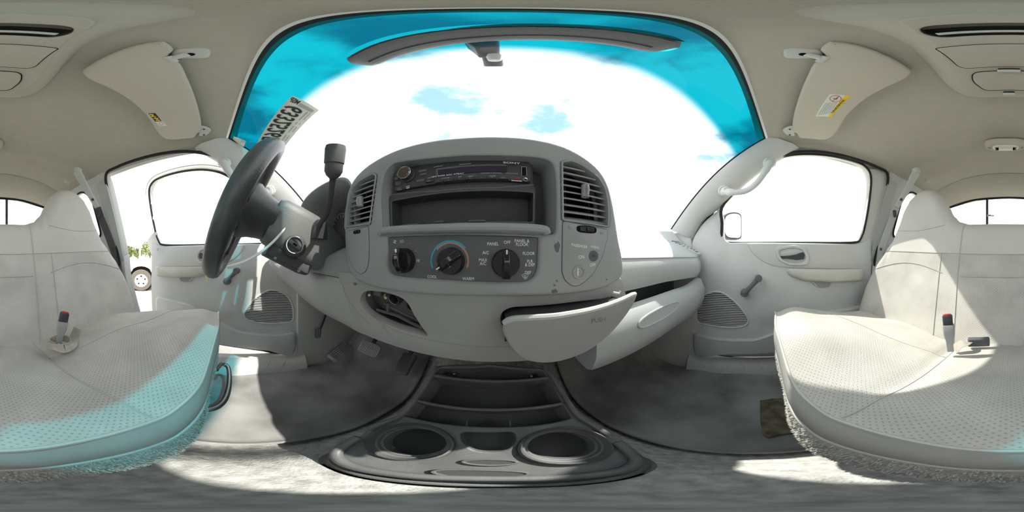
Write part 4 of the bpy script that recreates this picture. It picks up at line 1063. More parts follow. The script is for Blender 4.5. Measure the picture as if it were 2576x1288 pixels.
mk('lettering', text('PUSH', tcx+Vector((0, -.0016, 0)), uu, Vector((0, .15, 1)), .0085, .0003, 'CENTER', 1.15, .01), M_panel, dr, smooth=0, fix=False)
mk('wire_end', tube([T(1553, 748)+Vector((0, .01, .006)), T(1568, 750)+Vector((0, .01, .006)), T(1572, 744)+Vector((0, .01, .006))], .0018, 6), M_trim2, dr)

# ================================================================ steering column and wheel
WC = Vector((-.43, .006, .128)); tilt = math.radians(25)
AX = Vector((0, math.cos(tilt), -math.sin(tilt)))               # from wheel towards the dash
WU = Vector((0, math.sin(tilt), math.cos(tilt))); WX = Vector((1, 0, 0))
R0 = .186
sw = emp('steering_wheel', WC, 'black leather steering wheel seen nearly edge-on', 'steering wheel')
rim = [WC+(WX*math.cos(t)+WU*math.sin(t))*R0 for t in lin(0, 2*PI, 65)]
rings = []
for i in range(64):
    t = 2*PI*i/64; d = WX*math.cos(t)+WU*math.sin(t)
    rings.append([WC+d*R0+(d*math.cos(a)*.018+AX*math.sin(a)*.0205) for a in lin(0, 2*PI, 13)[:-1]])
rings.append(rings[0])
mk('rim', loft(rings, caps=False), M_leather, sw, smooth=180)
hubp = [(.001, -.035), (.050, -.034), (.078, -.022), (.088, -.004), (.086, .018), (.072, .040), (.064, .065), (.060, .085)]
def hub(r, h, k=40):
    return [WC+AX*h+(WX*math.cos(t)*r*1.08+WU*math.sin(t)*r*.92) for t in lin(0, 2*PI, k+1)[:-1]]
mk('hub', loft([hub(r, h) for r, h in hubp]), M_leather, sw, smooth=60)
for a, wd in ((8, .034), (172, .034), (228, .026), (312, .026)):
    d = WX*math.cos(math.radians(a))+WU*math.sin(math.radians(a)); e = AX.cross(d)
    mk('spoke', loft([[WC+d*r+AX*o+e*b*wd/2*k+AX*c*.012 for b, c in ((-1, -.5), (1, -.5), (1, .5), (-1, .5))] for r, o, k in ((.06, .008, 1.4), (.12, .006, 1.0), (.178, .002, .8))]), M_leather, sw, bevel=.004)
mk('grip_seam', tube([WC+(WX*math.cos(t)+WU*math.sin(t))*(R0-.013)+AX*.012 for t in lin(-1.2, 1.3, 40)], .0016, 6), M_blk, sw)

sc_ = emp('steering_column', WC+AX*.2, 'dark plastic steering column shroud with ignition switch', 'steering column')
def colr(h, wx, wz, dz=0): 
    o = WC+AX*h+WU*dz
    return [o+WX*v.x*wx+WU*v.y*wz for v in rounded([(-1, -1, 0), (1, -1, 0), (1, 1, 0), (-1, 1, 0)], .5, 4)]
mk('shroud', loft([colr(.078, .058, .056), colr(.092, .064, .062), colr(.20, .066, .068, -.004), colr(.245, .060, .066, -.006)]), mat('shroud_grey', (.13, .135, .13), .45, .35, bump=(400, .2)), sc_, smooth=50)
mk('rear_shroud', loft([colr(.246, .056, .060), colr(.30, .052, .056), colr(.36, .05, .05)]), mat('column_grey', (.14, .145, .14), .5, .3), sc_, smooth=50)
ic = P(741, 618, x=-.366)
iax = Vector((1, -.28, .05)).normalized()
mk('ignition_boss', lathe([(.026, -.03), (.028, 0), (.024, .010), (.020, .012), (.001, .012)], ic, iax, 30), M_blkm, sc_, smooth=50)
mk('ignition_bezel', tube([ic+iax*.014+(Vector((0, 1, 0)).cross(iax).normalized()*math.cos(t)+Vector((.28, 1, 0)).normalized()*math.sin(t))*.019 for t in lin(0, 2*PI, 33)], .0016, 8), M_chrome, sc_)
mk('lock_wing', box(ic+iax*.016, (.034, .010, .010), frameR(Vector((.25, .75, -.62)), iax)), M_panel, sc_, bevel=.003)
mk('key_slot', box(ic+iax*.0215, (.010, .0045, .001), frameR(Vector((.25, .75, -.62)), Vector((0, .3, 1)))), M_void, sc_)
mk('lower_cover', loft([colr(.10, .05, .02, -.072), colr(.22, .052, .02, -.076)]), M_blkm, sc_, bevel=.003)
for a, b in ((693, 649), (752, 682)): mk('screw', lathe([(.001, -.002), (.003, -.002), (.004, .001), (.004, .003)], P(a, b, x=-.365), (-1, .2, .2), 12), M_steel, sc_)
bt = P(806, 570, r=.40)
mk('lever_boot', loft([[bt+Vector((dx*s_+ox, dy*s_, dz)) for dx, dy in [(v.x, v.y) for v in rounded([(-1, -1, 0), (1, -1, 0), (1, 1, 0), (-1, 1, 0)], .4, 3)]] for s_, dz, ox in ((.022, -.03, -.02), (.018, .0, -.01), (.010, .016, 0))]), M_blk, sc_, smooth=50)
# multifunction stalk on the far side
mk('signal_stalk', tube([WC+AX*.12+WX*-.06, WC+AX*.11+WX*-.15+WU*.02, WC+AX*.10+WX*-.20+WU*.03], [.008, .008, .010], 10), M_blk, sc_)

gl_ = emp('gear_lever', P(785, 592, r=.41), 'bent black column gear lever with a tall ribbed knob', 'lever')
lpth = catmull([P(782, 598, r=.415), P(800, 570, r=.395), P(818, 545, r=.365), P(829, 515, r=.335), P(835, 475, r=.300), P(838, 438, r=.275)], 6)
mk('stem', tube(lpth, [.0085]*8+[.0062]*(len(lpth)-8), 12), M_blkm, gl_)
kb, kt = P(838, 442, r=.272), P(845, 366, r=.252)
kx = (kt-kb); kl = kx.length; kx.normalize()
kn = mk('knob', lathe([(.006, -.006), (.012, 0), (.0155, .008), (.0155, .022), (.0150, .0225), (.0168, .024), (.0170, kl-.008), (.0155, kl-.001), (.0125, kl), (.0118, kl-.003), (.001, kl-.003)], kb, kx, 32), mat('knob_rubber', (.075, .078, .075), .55, .3), gl_, smooth=40)
mk('overdrive_button', lathe([(.0085, kl-.003), (.0085, kl), (.0070, kl+.001), (.001, kl+.001)], kb, kx, 24), M_trim, kn)['label'] = 'pale overdrive button'
# thin white cord round the column behind the wheel
cd = catmull([P(728, 512, r=.40), P(731, 535, r=.395), P(722, 565, r=.385), P(700, 595, r=.375), P(672, 622, r=.365), P(640, 645, r=.36), P(605, 662, r=.36), P(572, 672, r=.37)], 6)
mk('white_cord', tube(cd, [.0018+.0014*sst(0, .5, i/len(cd)) for i in range(len(cd))], 8), M_white, label='thin white cord draped behind the steering wheel hub', cat='cord')
# key hanging at the lower rim
ky = P(519, 672, r=.42)
kk = emp('hanging_key', ky, 'brass key hanging from a black tab at the steering wheel rim', 'key')
mk('tab', box(ky, (.010, .008, .026)), M_blk, kk, bevel=.003)
mk('blade', prism([ky+Vector((.001, -.002, -.012)), ky+Vector((.001, .004, -.012)), ky+Vector((.001, .003, -.036)), ky+Vector((.001, .0, -.040)), ky+Vector((.001, -.001, -.03))], (.0015, 0, 0)), mat('brass', (.62, .48, .25), .3, .5, metal=1), kk)
# ================================================================ things on the roof
UPV = Vector((0, 0, 1))
# ---- sun visors
for s, nm in ((-1, 'driver'), (1, 'passenger')):
    CM.append(mir(s))
    VN = Vector((.17, 0, 1)).normalized(); VD = VN.dot(Vector((.30, -.14, .552)))
    V_ = lambda a, b: P(a, b, n=VN, d=VD)
    oc_ = [V_(2085, 106), V_(2100, 105), V_(2150, 112), V_(2230, 140), V_(2275, 165), V_(2292, 180), V_(2275, 198), V_(2230, 218), V_(2180, 246), V_(2130, 290), V_(2108, 325), V_(2090, 344), V_(2068, 350), V_(2030, 347), V_(2012, 345), V_(2004, 334), V_(1994, 328), V_(1995, 300), V_(2005, 260), V_(2030, 195), V_(2048, 160), V_(2066, 152), V_(2078, 140), V_(2064, 125)]
    vi = emp('sun_visor', V_(2090, 340), ('folded up cloth sun visor on the driver side with a small torn warning label' if s < 0 else 'folded up cloth sun visor on the passenger side with a yellow warning label'), 'sun visor', 'sun visors')
    ring = catmull(oc_, 3, True)
    mk('panel', plate([p-VN*.008 for p in ring], (), .018, -VN, .0075, 3), M_visor, vi, smooth=60)
    # pivot bracket, arm and clip
    p0, p1, p2 = V_(1985, 133)+UPV*.012, V_(2022, 137)+UPV*.008, V_(2070, 143)
    bo_ = catmull([V_(1970, 132), V_(1974, 124), V_(2000, 121), V_(2030, 123), V_(2066, 128), V_(2068, 146), V_(2040, 149), V_(2000, 149), V_(1975, 146)], 3, True)
    mk('pivot_bracket', plate([p+UPV*.006 for p in bo_], (), .014, -VN, .005), M_trim2, vi, smooth=60)
    mk('bracket_hole', lathe([(.001, -.0005), (.0055, -.0005), (.0055, .004)], V_(2020, 138)+UPV*.0056, VN, 16), M_void, vi)
    mk('pivot_arm', tube([V_(2030, 138)+UPV*.004, V_(2056, 143)-UPV*.003, V_(2072, 148)-UPV*.004, V_(2080, 143)], [.008, .0075, .0065, .005], 12), M_trim2, vi)
    mk('pivot_socket', tube([V_(2060, 155)-UPV*.004, V_(2080, 141)-UPV*.004], .007, 12), M_trim2, vi)
    cl_ = catmull([V_(1996, 318), V_(1982, 321), V_(1969, 329), V_(1981, 341), V_(2000, 343)], 3, False)
    mk('visor_clip', prism([p+UPV*.010 for p in cl_], UPV*-.010), M_trim2, vi, bevel=.003)
    for a, b in ((1987, 325), (1987, 339)): mk('clip_screw', lathe([(.001, -.001), (.0035, -.001), (.0035, .003)], V_(a, b)-UPV*.0008, VN, 12), M_blkm, vi)
    CM.pop()
    # warning labels
    CM.append(mir(s))
    lab = lambda a, b, off=.0086: V_(a, b)-VN*off
    if s > 0:
        q = [lab(2087, 234), lab(2139, 239), lab(2092, 291), lab(2051, 290)]
        lb = mk('warning_label', prism(rounded(q, .003, 3), VN*.0005), M_paper, vi)
        lb['label'] = 'white and yellow warning label'
        y0, y1 = lab(2128, 238, .0090), lab(2082, 291, .0090)
        mk('yellow_strip', prism([lab(2125, 238, .0090), lab(2139, 239, .0090), lab(2092, 291, .0090), lab(2083, 291, .0090)], VN*.0003), M_yellow, lb, smooth=0)
        uu = (lab(2090, 285)-lab(2126, 245)); vv = (lab(2110, 236)-lab(2139, 239))
        uu.normalize(); vv = VN.cross(uu)*1.0
        if vv.dot(lab(2139, 239)-lab(2087, 234)) < 0: vv = -vv
        L_ = (lab(2090, 285)-lab(2126, 245)).length
        mk('lettering', text('▲WARNING' if 0 else 'WARNING', (lab(2126, 241, .0094)+lab(2090, 288, .0094))/2, uu, vv, .0105, 0, 'CENTER', L_*.86/.052, .02), M_dtext, lb, smooth=0, fix=False)
        cc_ = lab(2101, 246, .0092)
        e1 = (lab(2110, 246)-lab(2092, 246)); e2 = (lab(2101, 240)-lab(2101, 253))
        mk('ban_ring', tube([cc_+e1*.80*math.cos(t)+e2*.62*math.sin(t) for t in lin(0, 2*PI, 25)], .0007, 5), M_redp, lb)
        mk('ban_bar', tube([cc_+e1*.5+e2*.5, cc_-e1*.5-e2*.5], .0007, 5), M_redp, lb)
        mk('figure_mark', tube([cc_-e1*.3+e2*.1, cc_+e1*.1-e2*.15, cc_+e1*.3+e2*.25], .0011, 5), M_dtext, lb)
        for i in range(6):
            f = .18+i*.11
            a = lab(2112-8*f*6, 252, .0089)
            st = lab(2104, 256, .0089).lerp(lab(2075, 256, .0089), i/5.5); en = lab(2085, 283, .0089).lerp(lab(2056, 288, .0089), i/5.5)
            mk('print_line', ribbon([st, en], .0016, .0002, VN), M_gtext, lb, smooth=0)
    else:
        w_ = [(2500-a, b) for a, b in ((374, 283), (391, 282), (407, 302), (391, 303))]
        lb = mk('warning_label', prism([lab(a, b) for a, b in w_], VN*.0005), M_dtext, vi); lb['label'] = 'torn black and yellow warning label'
        for i in range(4):
            for j in range(3):
                a, b = 379+i*5.2+j*3.6, 285.5+i*4.6+j*.4
                rr = random.Random(i*7+j)
                mk('yellow_fleck', prism([lab(2500-a+rr.uniform(-1, 1)+dx, b+dy+rr.uniform(-.6, .6), .0089) for dx, dy in ((-2.4, -1.4), (1.6, -1.6), (2.6, 1.2), (-1.4, 1.5))], VN*.0002), M_yellow, lb, smooth=0)
        w2_ = [(2500-a, b) for a, b in ((391, 303), (411, 303), (420, 314), (401, 314.5))]
        l2 = mk('label_square', prism([lab(a, b) for a, b in w2_], VN*.0005), M_paper, vi)
        cc_ = lab(2500-406, 308.5, .0090); e1 = lab(2500-411, 308.5)-lab(2500-401, 308.5); e2 = lab(2500-406, 305)-lab(2500-406, 312)
        mk('ban_ring', tube([cc_+e1*.5*math.cos(t)+e2*.5*math.sin(t) for t in lin(0, 2*PI, 21)], .0005, 5), M_redp, l2)
    CM.pop()

# ---- overhead console
OZ = .545
O_ = lambda a, b, z=OZ: P(a, b, z=z)
def both(pts): return [O_(a, b) for a, b in pts]
oh = emp('overhead_console', (0, -.20, OZ), 'beige overhead console with sunglasses bin and open front pocket on the headliner', 'overhead console')
half = [Vector((-.002, -.348)), Vector((-.060, -.343)), Vector((-.085, -.318)), Vector((-.093, -.27)), Vector((-.084, -.20)), Vector((-.072, -.145)), Vector((-.062, -.10)), Vector((-.052, -.066)), Vector((-.030, -.048))]
ring = [Vector((v.x, v.y, OZ)) for v in half]+[Vector((-v.x, v.y, OZ)) for v in half[::-1]]
ring = catmull(ring, 3, True)
pocket = rounded([(-.052, -.118, OZ), (.052, -.118, OZ), (.058, -.100, OZ), (.048, -.078, OZ), (-.048, -.078, OZ), (-.058, -.100, OZ)], .014)
mk('body', plate(ring, [pocket], .016, (0, 0, -1), .004, 3), M_head, oh, smooth=60)
oc2 = Vector((0, -.19, OZ))
mk('surround', loft([[oc2+(p-oc2)*k+Vector((0, 0, h)) for p in ring] for k, h in ((1.0, .006), (1.10, .010), (1.22, .030), (1.36, .052))], caps=False), M_head, oh, smooth=80)
mk('pocket_liner', loft([[p+UPV*.001 for p in pocket], [p+UPV*.045 for p in pocket]], caps=False), M_blkm, oh, fix=False); mk('pocket_top', prism([p+UPV*.044 for p in pocket], UPV*.002), M_blkm, oh)
mk('pocket_lip', tube([(x, -.106, OZ+.004) for x in lin(-.05, .05, 9)], .004, 8), M_trim, oh)
d1 = rounded([(-.073, -.150, OZ-.003), (.073, -.150, OZ-.003), (.072, -.235, OZ-.003), (-.072, -.235, OZ-.003)], [.004, .004, .02, .02])
mk('bin_door', plate(d1, (), .006, (0, 0, -1), .002), M_head, oh)
mk('gap', tube([p+UPV*.002 for p in d1]+[d1[0]+UPV*.002], .0012, 5), M_void, oh)
d2 = rounded([(-.058, -.252, OZ-.004), (.058, -.252, OZ-.004), (.066, -.290, OZ-.004), (.050, -.335, OZ-.004), (-.050, -.335, OZ-.004), (-.066, -.290, OZ-.004)], .016)
mk('bin_door', plate(d2, (), .008, (0, 0, -1), .004), M_head, oh)
mk('gap', tube([p+UPV*.002 for p in d2]+[d2[0]+UPV*.002], .0012, 5), M_void, oh)
for a, b, w_ in ((2531, 178, .036), (2532, 236, .026)):
    c = O_(a, b, OZ-.006); c.x = 0
    mk('latch', box(c, (w_, .010, .008)), M_trim, oh, bevel=.003); mk('latch_slot', box(c+Vector((0, .006, .003)), (w_*.9, .003, .004)), M_void, oh)

# ---- dome lamp
dl0 = P(2530, 367, z=.588)
dl = emp('dome_lamp', dl0, 'small dome lamp with clear oblong lens on the headliner', 'lamp')
dz = Vector((0, 0, 1))
def ovl(wx, wy, h): return [dl0+Vector((v.x*wx, v.y*wy, h)) for v in rounded([(-1, -.72, 0), (1, -.72, 0), (1, .72, 0), (-1, .72, 0)], .65, 5)]
mk('bezel', loft([ovl(.096, .060, .020), ovl(.094, .058, -.002), ovl(.080, .046, -.012), ovl(.060, .034, -.012)]), M_visor, dl, smooth=50)
mk('lens', loft([ovl(.060, .034, -.011), ovl(.056, .031, -.018), ovl(.044, .020, -.021)]), M_lens, dl, smooth=50)
for x in (-.040, .040): mk('lens_shade', box(dl0+Vector((x, 0, -.0205)), (.016, .030, .001)), mat('lens_grey', (.25, .25, .23), .4, .3), dl)
for x in (-.074, .074): mk('screw', lathe([(.001, -.016), (.005, -.016), (.006, -.012), (.006, 0)], dl0+Vector((x, 0, 0)), dz, 12), M_steel, dl)

# ---- rear view mirror and its mount on the glass
ml, mc_, mr_ = P(895, 168, z=.452), P(1290, 96, z=.452), P(1694, 130, z=.452)
rv_ = emp('rear_view_mirror', mc_, 'wide black rear view mirror hanging below the windshield tint band', 'mirror')
pth = [ml.lerp(mr_, t) for t in lin(0, 1, 25)]
dirx = (mr_-ml).normalized(); dn = Vector((0, 0, 1)).cross(dirx)   # towards the bonnet
rg = []
for i, t in enumerate(lin(0, 1, 25)):
    e = min(t, 1-t)*(mr_-ml).length; k = math.sqrt(max(.02, 1-max(0, 1-e/.028)**2))
    c = pth[i]
    rg.append([c+Vector((0, 0, v.y*.030*k+.024))+dn*(v.x*.0205*(.25+.75*k)) for v in rounded([(-1, -1, 0), (1, -1, 0), (1, 1, 0), (-1, 1, 0)], .55, 3)])
mk('housing', loft(rg), mat('mirror_shell', (.15, .155, .16), .5, .3, bump=(300, .2)), rv_, smooth=60)
mk('glass', prism([pth[k]+Vector((0, 0, h))-dn*.0209 for k, h in ((2, .0), (22, .0), (23, .024), (22, .048), (2, .048), (1, .024))], -dn*.001), M_mirror, rv_)
mk('bottom_ridge', tube([p+Vector((0, 0, -.006))+dn*.004 for p in pth[2:-2]], .0024, 6), M_blk, rv_)
mb, mt_ = P(1240, 165, r=.176), P(1240, 142, r=.160)
bb_ = PW(1240, 150, .01)
mk('arm', loft([[P(a, b, r=.150)+Vector((0, d, 0)) for a, b in ((1170, 112), (1255, 106), (1258, 130), (1200, 133))] for d in (-.018, .018)]), M_panel, rv_, bevel=.004)
mk('ball_joint', lathe([(.001, -.004), (.007, -.004), (.0085, .004), (.007, .016), (.001, .018)], P(1244, 140, r=.158), (0, .5, -.6), 18), M_trim, rv_, smooth=60)
mk('glass_button', lathe([(.001, -.016), (.0100, -.016), (.0118, -.014), (.0118, .014), (.0100, .016), (.001, .016)], P(1241, 154, r=.182), (0, .93, -.37), 24), M_panel, rv_, smooth=50)

# ---- papers stuck on the windshield
st = emp('windshield_sticker', PW(700, 320, .004), 'white paper sticker with large mirrored number on the driver side windshield', 'sticker')
A_, B2, C2, D2 = PW(736, 240, .006), PW(803, 277, .006), PW(716, 370, .006), PW(643, 367, .006)
def S(u, v): return (B2.lerp(C2, u)).lerp(A_.lerp(D2, u), v)             # u along the reading line, v up
sn = (C2-B2).cross(A_-B2).normalized()
if sn.dot(S(.5, .5)) > 0: sn = -sn
mk('paper', grid(lambda u, v: S(u, v), lin(0, 1, 9), lin(0, 1, 5)), M_paper, st, solid=.0004, fix=False)
def stext(s, u, v, h, w_, m, rot=False):
    V0, F0 = text(s, (0, 0, 0), (1, 0, 0), (0, 1, 0), 1, 0, 'LEFT', 1, .02)
    x0, x1 = min(p.x for p in V0), max(p.x for p in V0); y0, y1 = min(p.y for p in V0), max(p.y for p in V0)
    q = []
    for p in V0:
        a, b = (p.x-x0)/(x1-x0), (p.y-y0)/(y1-y0)
        uu_, vv_ = (u+a*w_, v+b*h) if not rot else (u+(1-b)*w_, v+a*h)
        q.append(S(uu_, vv_)+sn*.0022)
    mk('lettering', (q, F0), m, st, smooth=0, fix=False)
stext('633252652', .13, .34, .60, .82, M_dtext)
stext('MSP', .015, .66, .30, .075, M_dtext, rot=True)
for i in range(22):
    v0 = .10+i*.024
    mk('barcode_bar', ([S(.045, v0)+sn*.002, S(.10, v0)+sn*.002, S(.10, v0+.013*(1+(i*7 % 3)*.3))+sn*.002, S(.045, v0+.013*(1+(i*7 % 3)*.3))+sn*.002], [(0, 1, 2, 3)]), M_gtext, st, smooth=0, fix=False)
for u, w_ in ((.12, .20), (.36, .05), (.46, .16), (.68, .18)):                # fine print, too small to read
    for v0, h_ in ((.20, .030), (.10, .024)):
        mk('print_line', ([S(u, v0)+sn*.002, S(u+w_*(1 if v0 > .15 else .8), v0)+sn*.002, S(u+w_*(1 if v0 > .15 else .8), v0+h_)+sn*.002, S(u, v0+h_)+sn*.002], [(0, 1, 2, 3)]), M_gtext, st, smooth=0, fix=False)
t2 = [PW(588, 343, .02), PW(619, 355, .02), PW(613, 370, .02), PW(584, 357, .02)]
ss = emp('small_sticker', t2[3], 'small faded square sticker in the lower driver side corner of the windshield', 'sticker')
n2 = (t2[1]-t2[0]).cross(t2[3]-t2[0]).normalized()
mk('paper', prism(t2, n2*.0004), mat('faded_paper', (.66, .70, .68), .8, .1, noise=(60, .3)), ss)
mk('dark_corner', prism([t2[1].lerp(t2[2], .5), t2[2], t2[2].lerp(t2[3], .3), t2[1].lerp(t2[3], .4)], n2*.0012), M_gtext, ss)
# ================================================================ floor console with cup holders
CN = Vector((0, -.567, 1)).normalized(); CD = CN.dot(Vector((0, .08, -.50)))
K = lambda a, b, off=0.0: P(a, b, n=CN, d=CD)+CN*off
fcn = emp('floor_console', (0, .22, -.53), 'black plastic floor console with two cup holders and open bins', 'console')
kout = catmull([K(a, b) for a, b in ((1103, 919), (1235, 915), (1367, 926), (1388, 946), (1420, 999), (1449, 1042), (1492, 1071), (1545, 1104), (1600, 1140), (1618, 1168), (1560, 1193), (1438, 1210), (1260, 1216), (1046, 1208), (890, 1183), (832, 1155), (855, 1128), (910, 1092), (939, 1071), (1006, 1046), (1046, 1003), (1081, 953))], 3, True)
def kbin(pts): return rounded([K(a, b) for a, b in pts], .006, 3)
binA = kbin(((1096, 938), (1106, 926), (1235, 922), (1364, 932), (1376, 947), (1235, 957)))
binB = kbin(((1050, 1004), (1090, 948), (1235, 962), (1381, 953), (1413, 1012), (1320, 1026), (1235, 1029), (1130, 1022)))
binC = kbin(((1016, 1045), (1047, 1010), (1130, 1027), (1235, 1034), (1330, 1031), (1417, 1018), (1438, 1052), (1380, 1066), (1280, 1074), (1180, 1072), (1080, 1060)))
cupc = (K(1030, 1112), K(1424, 1122)); CR = .0535
ku, kv, _ = basis(CN)
def circ(c, r, k=36, d=0): return [c+(ku*math.cos(2*PI*j/k)+kv*math.sin(2*PI*j/k))*r-CN*d for j in range(k)]
mid = rounded([K(1158, 1086), K(1294, 1086), K(1298, 1110), K(1276, 1132), K(1235, 1138), K(1195, 1134), K(1160, 1110)], .010, 4)
top = mk('top', plate(kout, [binA, binB, binC, circ(cupc[0], CR), circ(cupc[1], CR), mid], .014, CN, .005, 3), M_cons, fcn, smooth=50)
kc0 = sum(kout, Vector())/len(kout)
def skirt(k, d): return [Vector((kc0.x+(p.x-kc0.x)*k, kc0.y+(p.y-kc0.y)*k, max(p.z-d, zfloor(p.x, p.y)-.0))) for p in kout]
mk('skirt', loft([[p-CN*.008 for p in kout], skirt(1.01, .02), skirt(1.05, .05), skirt(1.08, .14)], caps=False), M_cons, fcn, smooth=70)
for nm, ring, dp in (('bin', binA, .035), ('bin', binB, .075), ('bin', binC, .055), ('coin_well', mid, .028)):
    c = sum(ring, Vector())/len(ring)
    low = [c+(p-c)*.94-CN*dp for p in ring]
    o = mk(nm, loft([[p-CN*.004 for p in ring], low], caps=False), M_cons, fcn, smooth=50, fix=False)
    mk('bin_floor', prism(low, -CN*.002), M_blkm, o)
for c in cupc:
    cp = mk('cup_holder', loft([circ(c, CR*f, 36, d) for f, d in ((1.06, -.006), (1.0, -.010), (.97, 0), (.93, .012), (.88, .013), (.86, .024), (.80, .025), (.76, .062))], caps=False), M_cons, fcn, smooth=45, fix=False)
    mk('cup_floor', prism(circ(c, CR*.77, 36, .060), -CN*.002), M_blkm, cp)
for a, b in ((1139, 932), (1340, 939)):
    mk('screw', lathe([(.001, .004), (.004, .003), (.006, 0), (.006, -.004)], K(a, b, -.030), CN, 14), M_chrome, fcn)
for pts in (((1092, 945), (1235, 959), (1380, 950)), ((1046, 1007), (1130, 1024), (1235, 1031), (1325, 1028), (1416, 1015))):
    mk('divider', tube(catmull([K(a, b, .001) for a, b in pts], 6), .0045, 8), M_cons, fcn)
for a in (1172, 1284): mk('fin', prism([K(a-2, 1072, -.001), K(a+2, 1072, -.001), K(a+2, 1054, -.02), K(a-2, 1054, -.02)], -CN*.02), M_cons, fcn, bevel=.001)
for sgn in (0, 1):
    pts = ((1098, 922), (1082, 952), (1048, 1002), (1008, 1046), (960, 1066), (930, 1080)) if not sgn else ((1372, 928), (1389, 948), (1421, 1000), (1450, 1043), (1494, 1072), (1530, 1094))
    mk('side_rail', tube(catmull([K(a, b, .004) for a, b in pts], 5), .006, 8), M_cons, fcn)
rimp = catmull([K(a, b, .006) for a, b in ((905, 1100), (868, 1122), (852, 1145), (892, 1172), (1046, 1196), (1235, 1203), (1438, 1198), (1560, 1182), (1596, 1158), (1572, 1132), (1548, 1112))], 5)
mk('front_rim', tube(rimp, .0085, 10), M_cons, fcn, smooth=60)
rimq = catmull([K(a, b, -.012) for a, b in ((850, 1128), (826, 1156), (880, 1190), (1046, 1216), (1255, 1224), (1450, 1218), (1575, 1200), (1630, 1172), (1600, 1142))], 5)
mk('flange', tube(rimq, .006, 8), M_cons, fcn, smooth=60)
for a, b, w_ in ((1232, 1163, .024), (1206, 1192, .034)):
    c = K(a, b, .0035)
    ell = [c+ku*math.cos(t)*w_+kv*math.sin(t)*w_*.36 for t in lin(0, 2*PI, 29)[:-1]]
    mk('oval_dish', loft([ell, [c+(p-c)*.85-CN*.004 for p in ell]], caps=True), M_blkm, fcn, smooth=60)
    mk('dish_rim', tube(ell+[ell[0]], .0022, 6), M_cons, fcn)

# ================================================================ pedals
def pad(c, u, v, w_, h_, nm, label, ribs, m, stem):
    t = emp(nm, c, label, 'pedal')
    u = Vector(u).normalized(); v = (Vector(v)-u*u.dot(Vector(v))).normalized(); n = u.cross(v)
    if n.dot(-c) < 0: n = -n
    r = rounded([c-u*w_/2-v*h_/2, c+u*w_/2-v*h_/2, c+u*w_/2+v*h_/2, c-u*w_/2+v*h_/2], .012)
    mk('pad', prism([p-n*.012 for p in r], n*.012), m, t, bevel=.004)
    for i in range(ribs):
        o = c+u*w_*((i+.5)/ribs-.5)*.88
        mk('rib', box(o+n*.001, (w_/ribs*.45, h_*.82, .003), frameR(u, v)), m, t)
    mk('arm', tube([c-n*.012, c-n*.05+Vector((0, .04, .10)), Vector((c.x, .66, -.24))], .009, 8), M_blk, t)
    return t
M_ped = mat('pedal_rubber', (.32, .32, .315), .7, .2, noise=(30, .2))
pad(P(927, 876, r=.60), (1, .05, -.04), (0, .55, .8), .092, .056, 'brake_pedal', 'wide ribbed brake pedal under the dashboard', 11, M_ped, 0)
pad(P(1018, 914, r=.60), (1, 0, 0), (-.1, .75, .62), .062, .105, 'accelerator_pedal', 'tall ribbed black accelerator pedal', 7, mat('black_pedal', (.17, .17, .175), .5, .3), 0)
pad(P(798, 838, r=.66), (.6, .8, 0), (0, .4, .9), .030, .05, 'parking_brake_pedal', 'small parking brake pedal by the driver side kick panel', 3, M_panel, 0)
# ribbed heel plate moulded into the toe board
hc2 = P(865, 884, r=.80)
hp2 = emp('footrest', hc2, 'ribbed rubber footrest plate on the sloping toe board', 'footrest')
Fq = [P(824, 893, r=.76), P(848, 911, r=.735), P(888, 876, r=.84), P(868, 858, r=.87)]
fnn = (Fq[1]-Fq[0]).cross(Fq[3]-Fq[0]).normalized()
if fnn.z < 0: fnn = -fnn
mk('plate', prism(rounded(Fq, .01), -fnn*.02), M_mat, hp2, bevel=.003)
for i in range(6):
    f = (i+.5)/6
    mk('rib', tube([Fq[0].lerp(Fq[1], f).lerp(Fq[3].lerp(Fq[2], f), .06)+fnn*.002, Fq[0].lerp(Fq[1], f).lerp(Fq[3].lerp(Fq[2], f), .94)+fnn*.002], .0045, 6), M_ped, hp2)
# worn patch of mat on the passenger side and scraps
pc_ = P(1955, 1050, z=-.630)
rr = random.Random(11)
wp = [P(a+rr.uniform(-3, 3), b+rr.uniform(-3, 3), z=-.632) for a, b in ((1912, 1010), (1940, 1006), (1965, 1004), (1990, 1010), (2000, 1030), (1998, 1060), (1992, 1090), (1960, 1098), (1930, 1100), (1918, 1096), (1914, 1060))]
mk('worn_scrap', prism([p+Vector((0, 0, .006)) for p in wp], (0, 0, .004)), mat('worn_brown', (.15, .13, .09), .95, .05, noise=(30, .5), bump=(60, .8)), label='brown worn scrap of backing on the passenger floor mat', cat='scrap')
# ================================================================ outside the truck
mk('ground', ([(-120, -120, GZ), (120, -120, GZ), (120, 120, GZ), (-120, 120, GZ)], [(0, 1, 2, 3)]), mat('dry_concrete', (.46, .43, .38), .9, .1, noise=(.6, .25)), kind='structure', fix=False, label='pale dry yard around the truck', cat='ground')
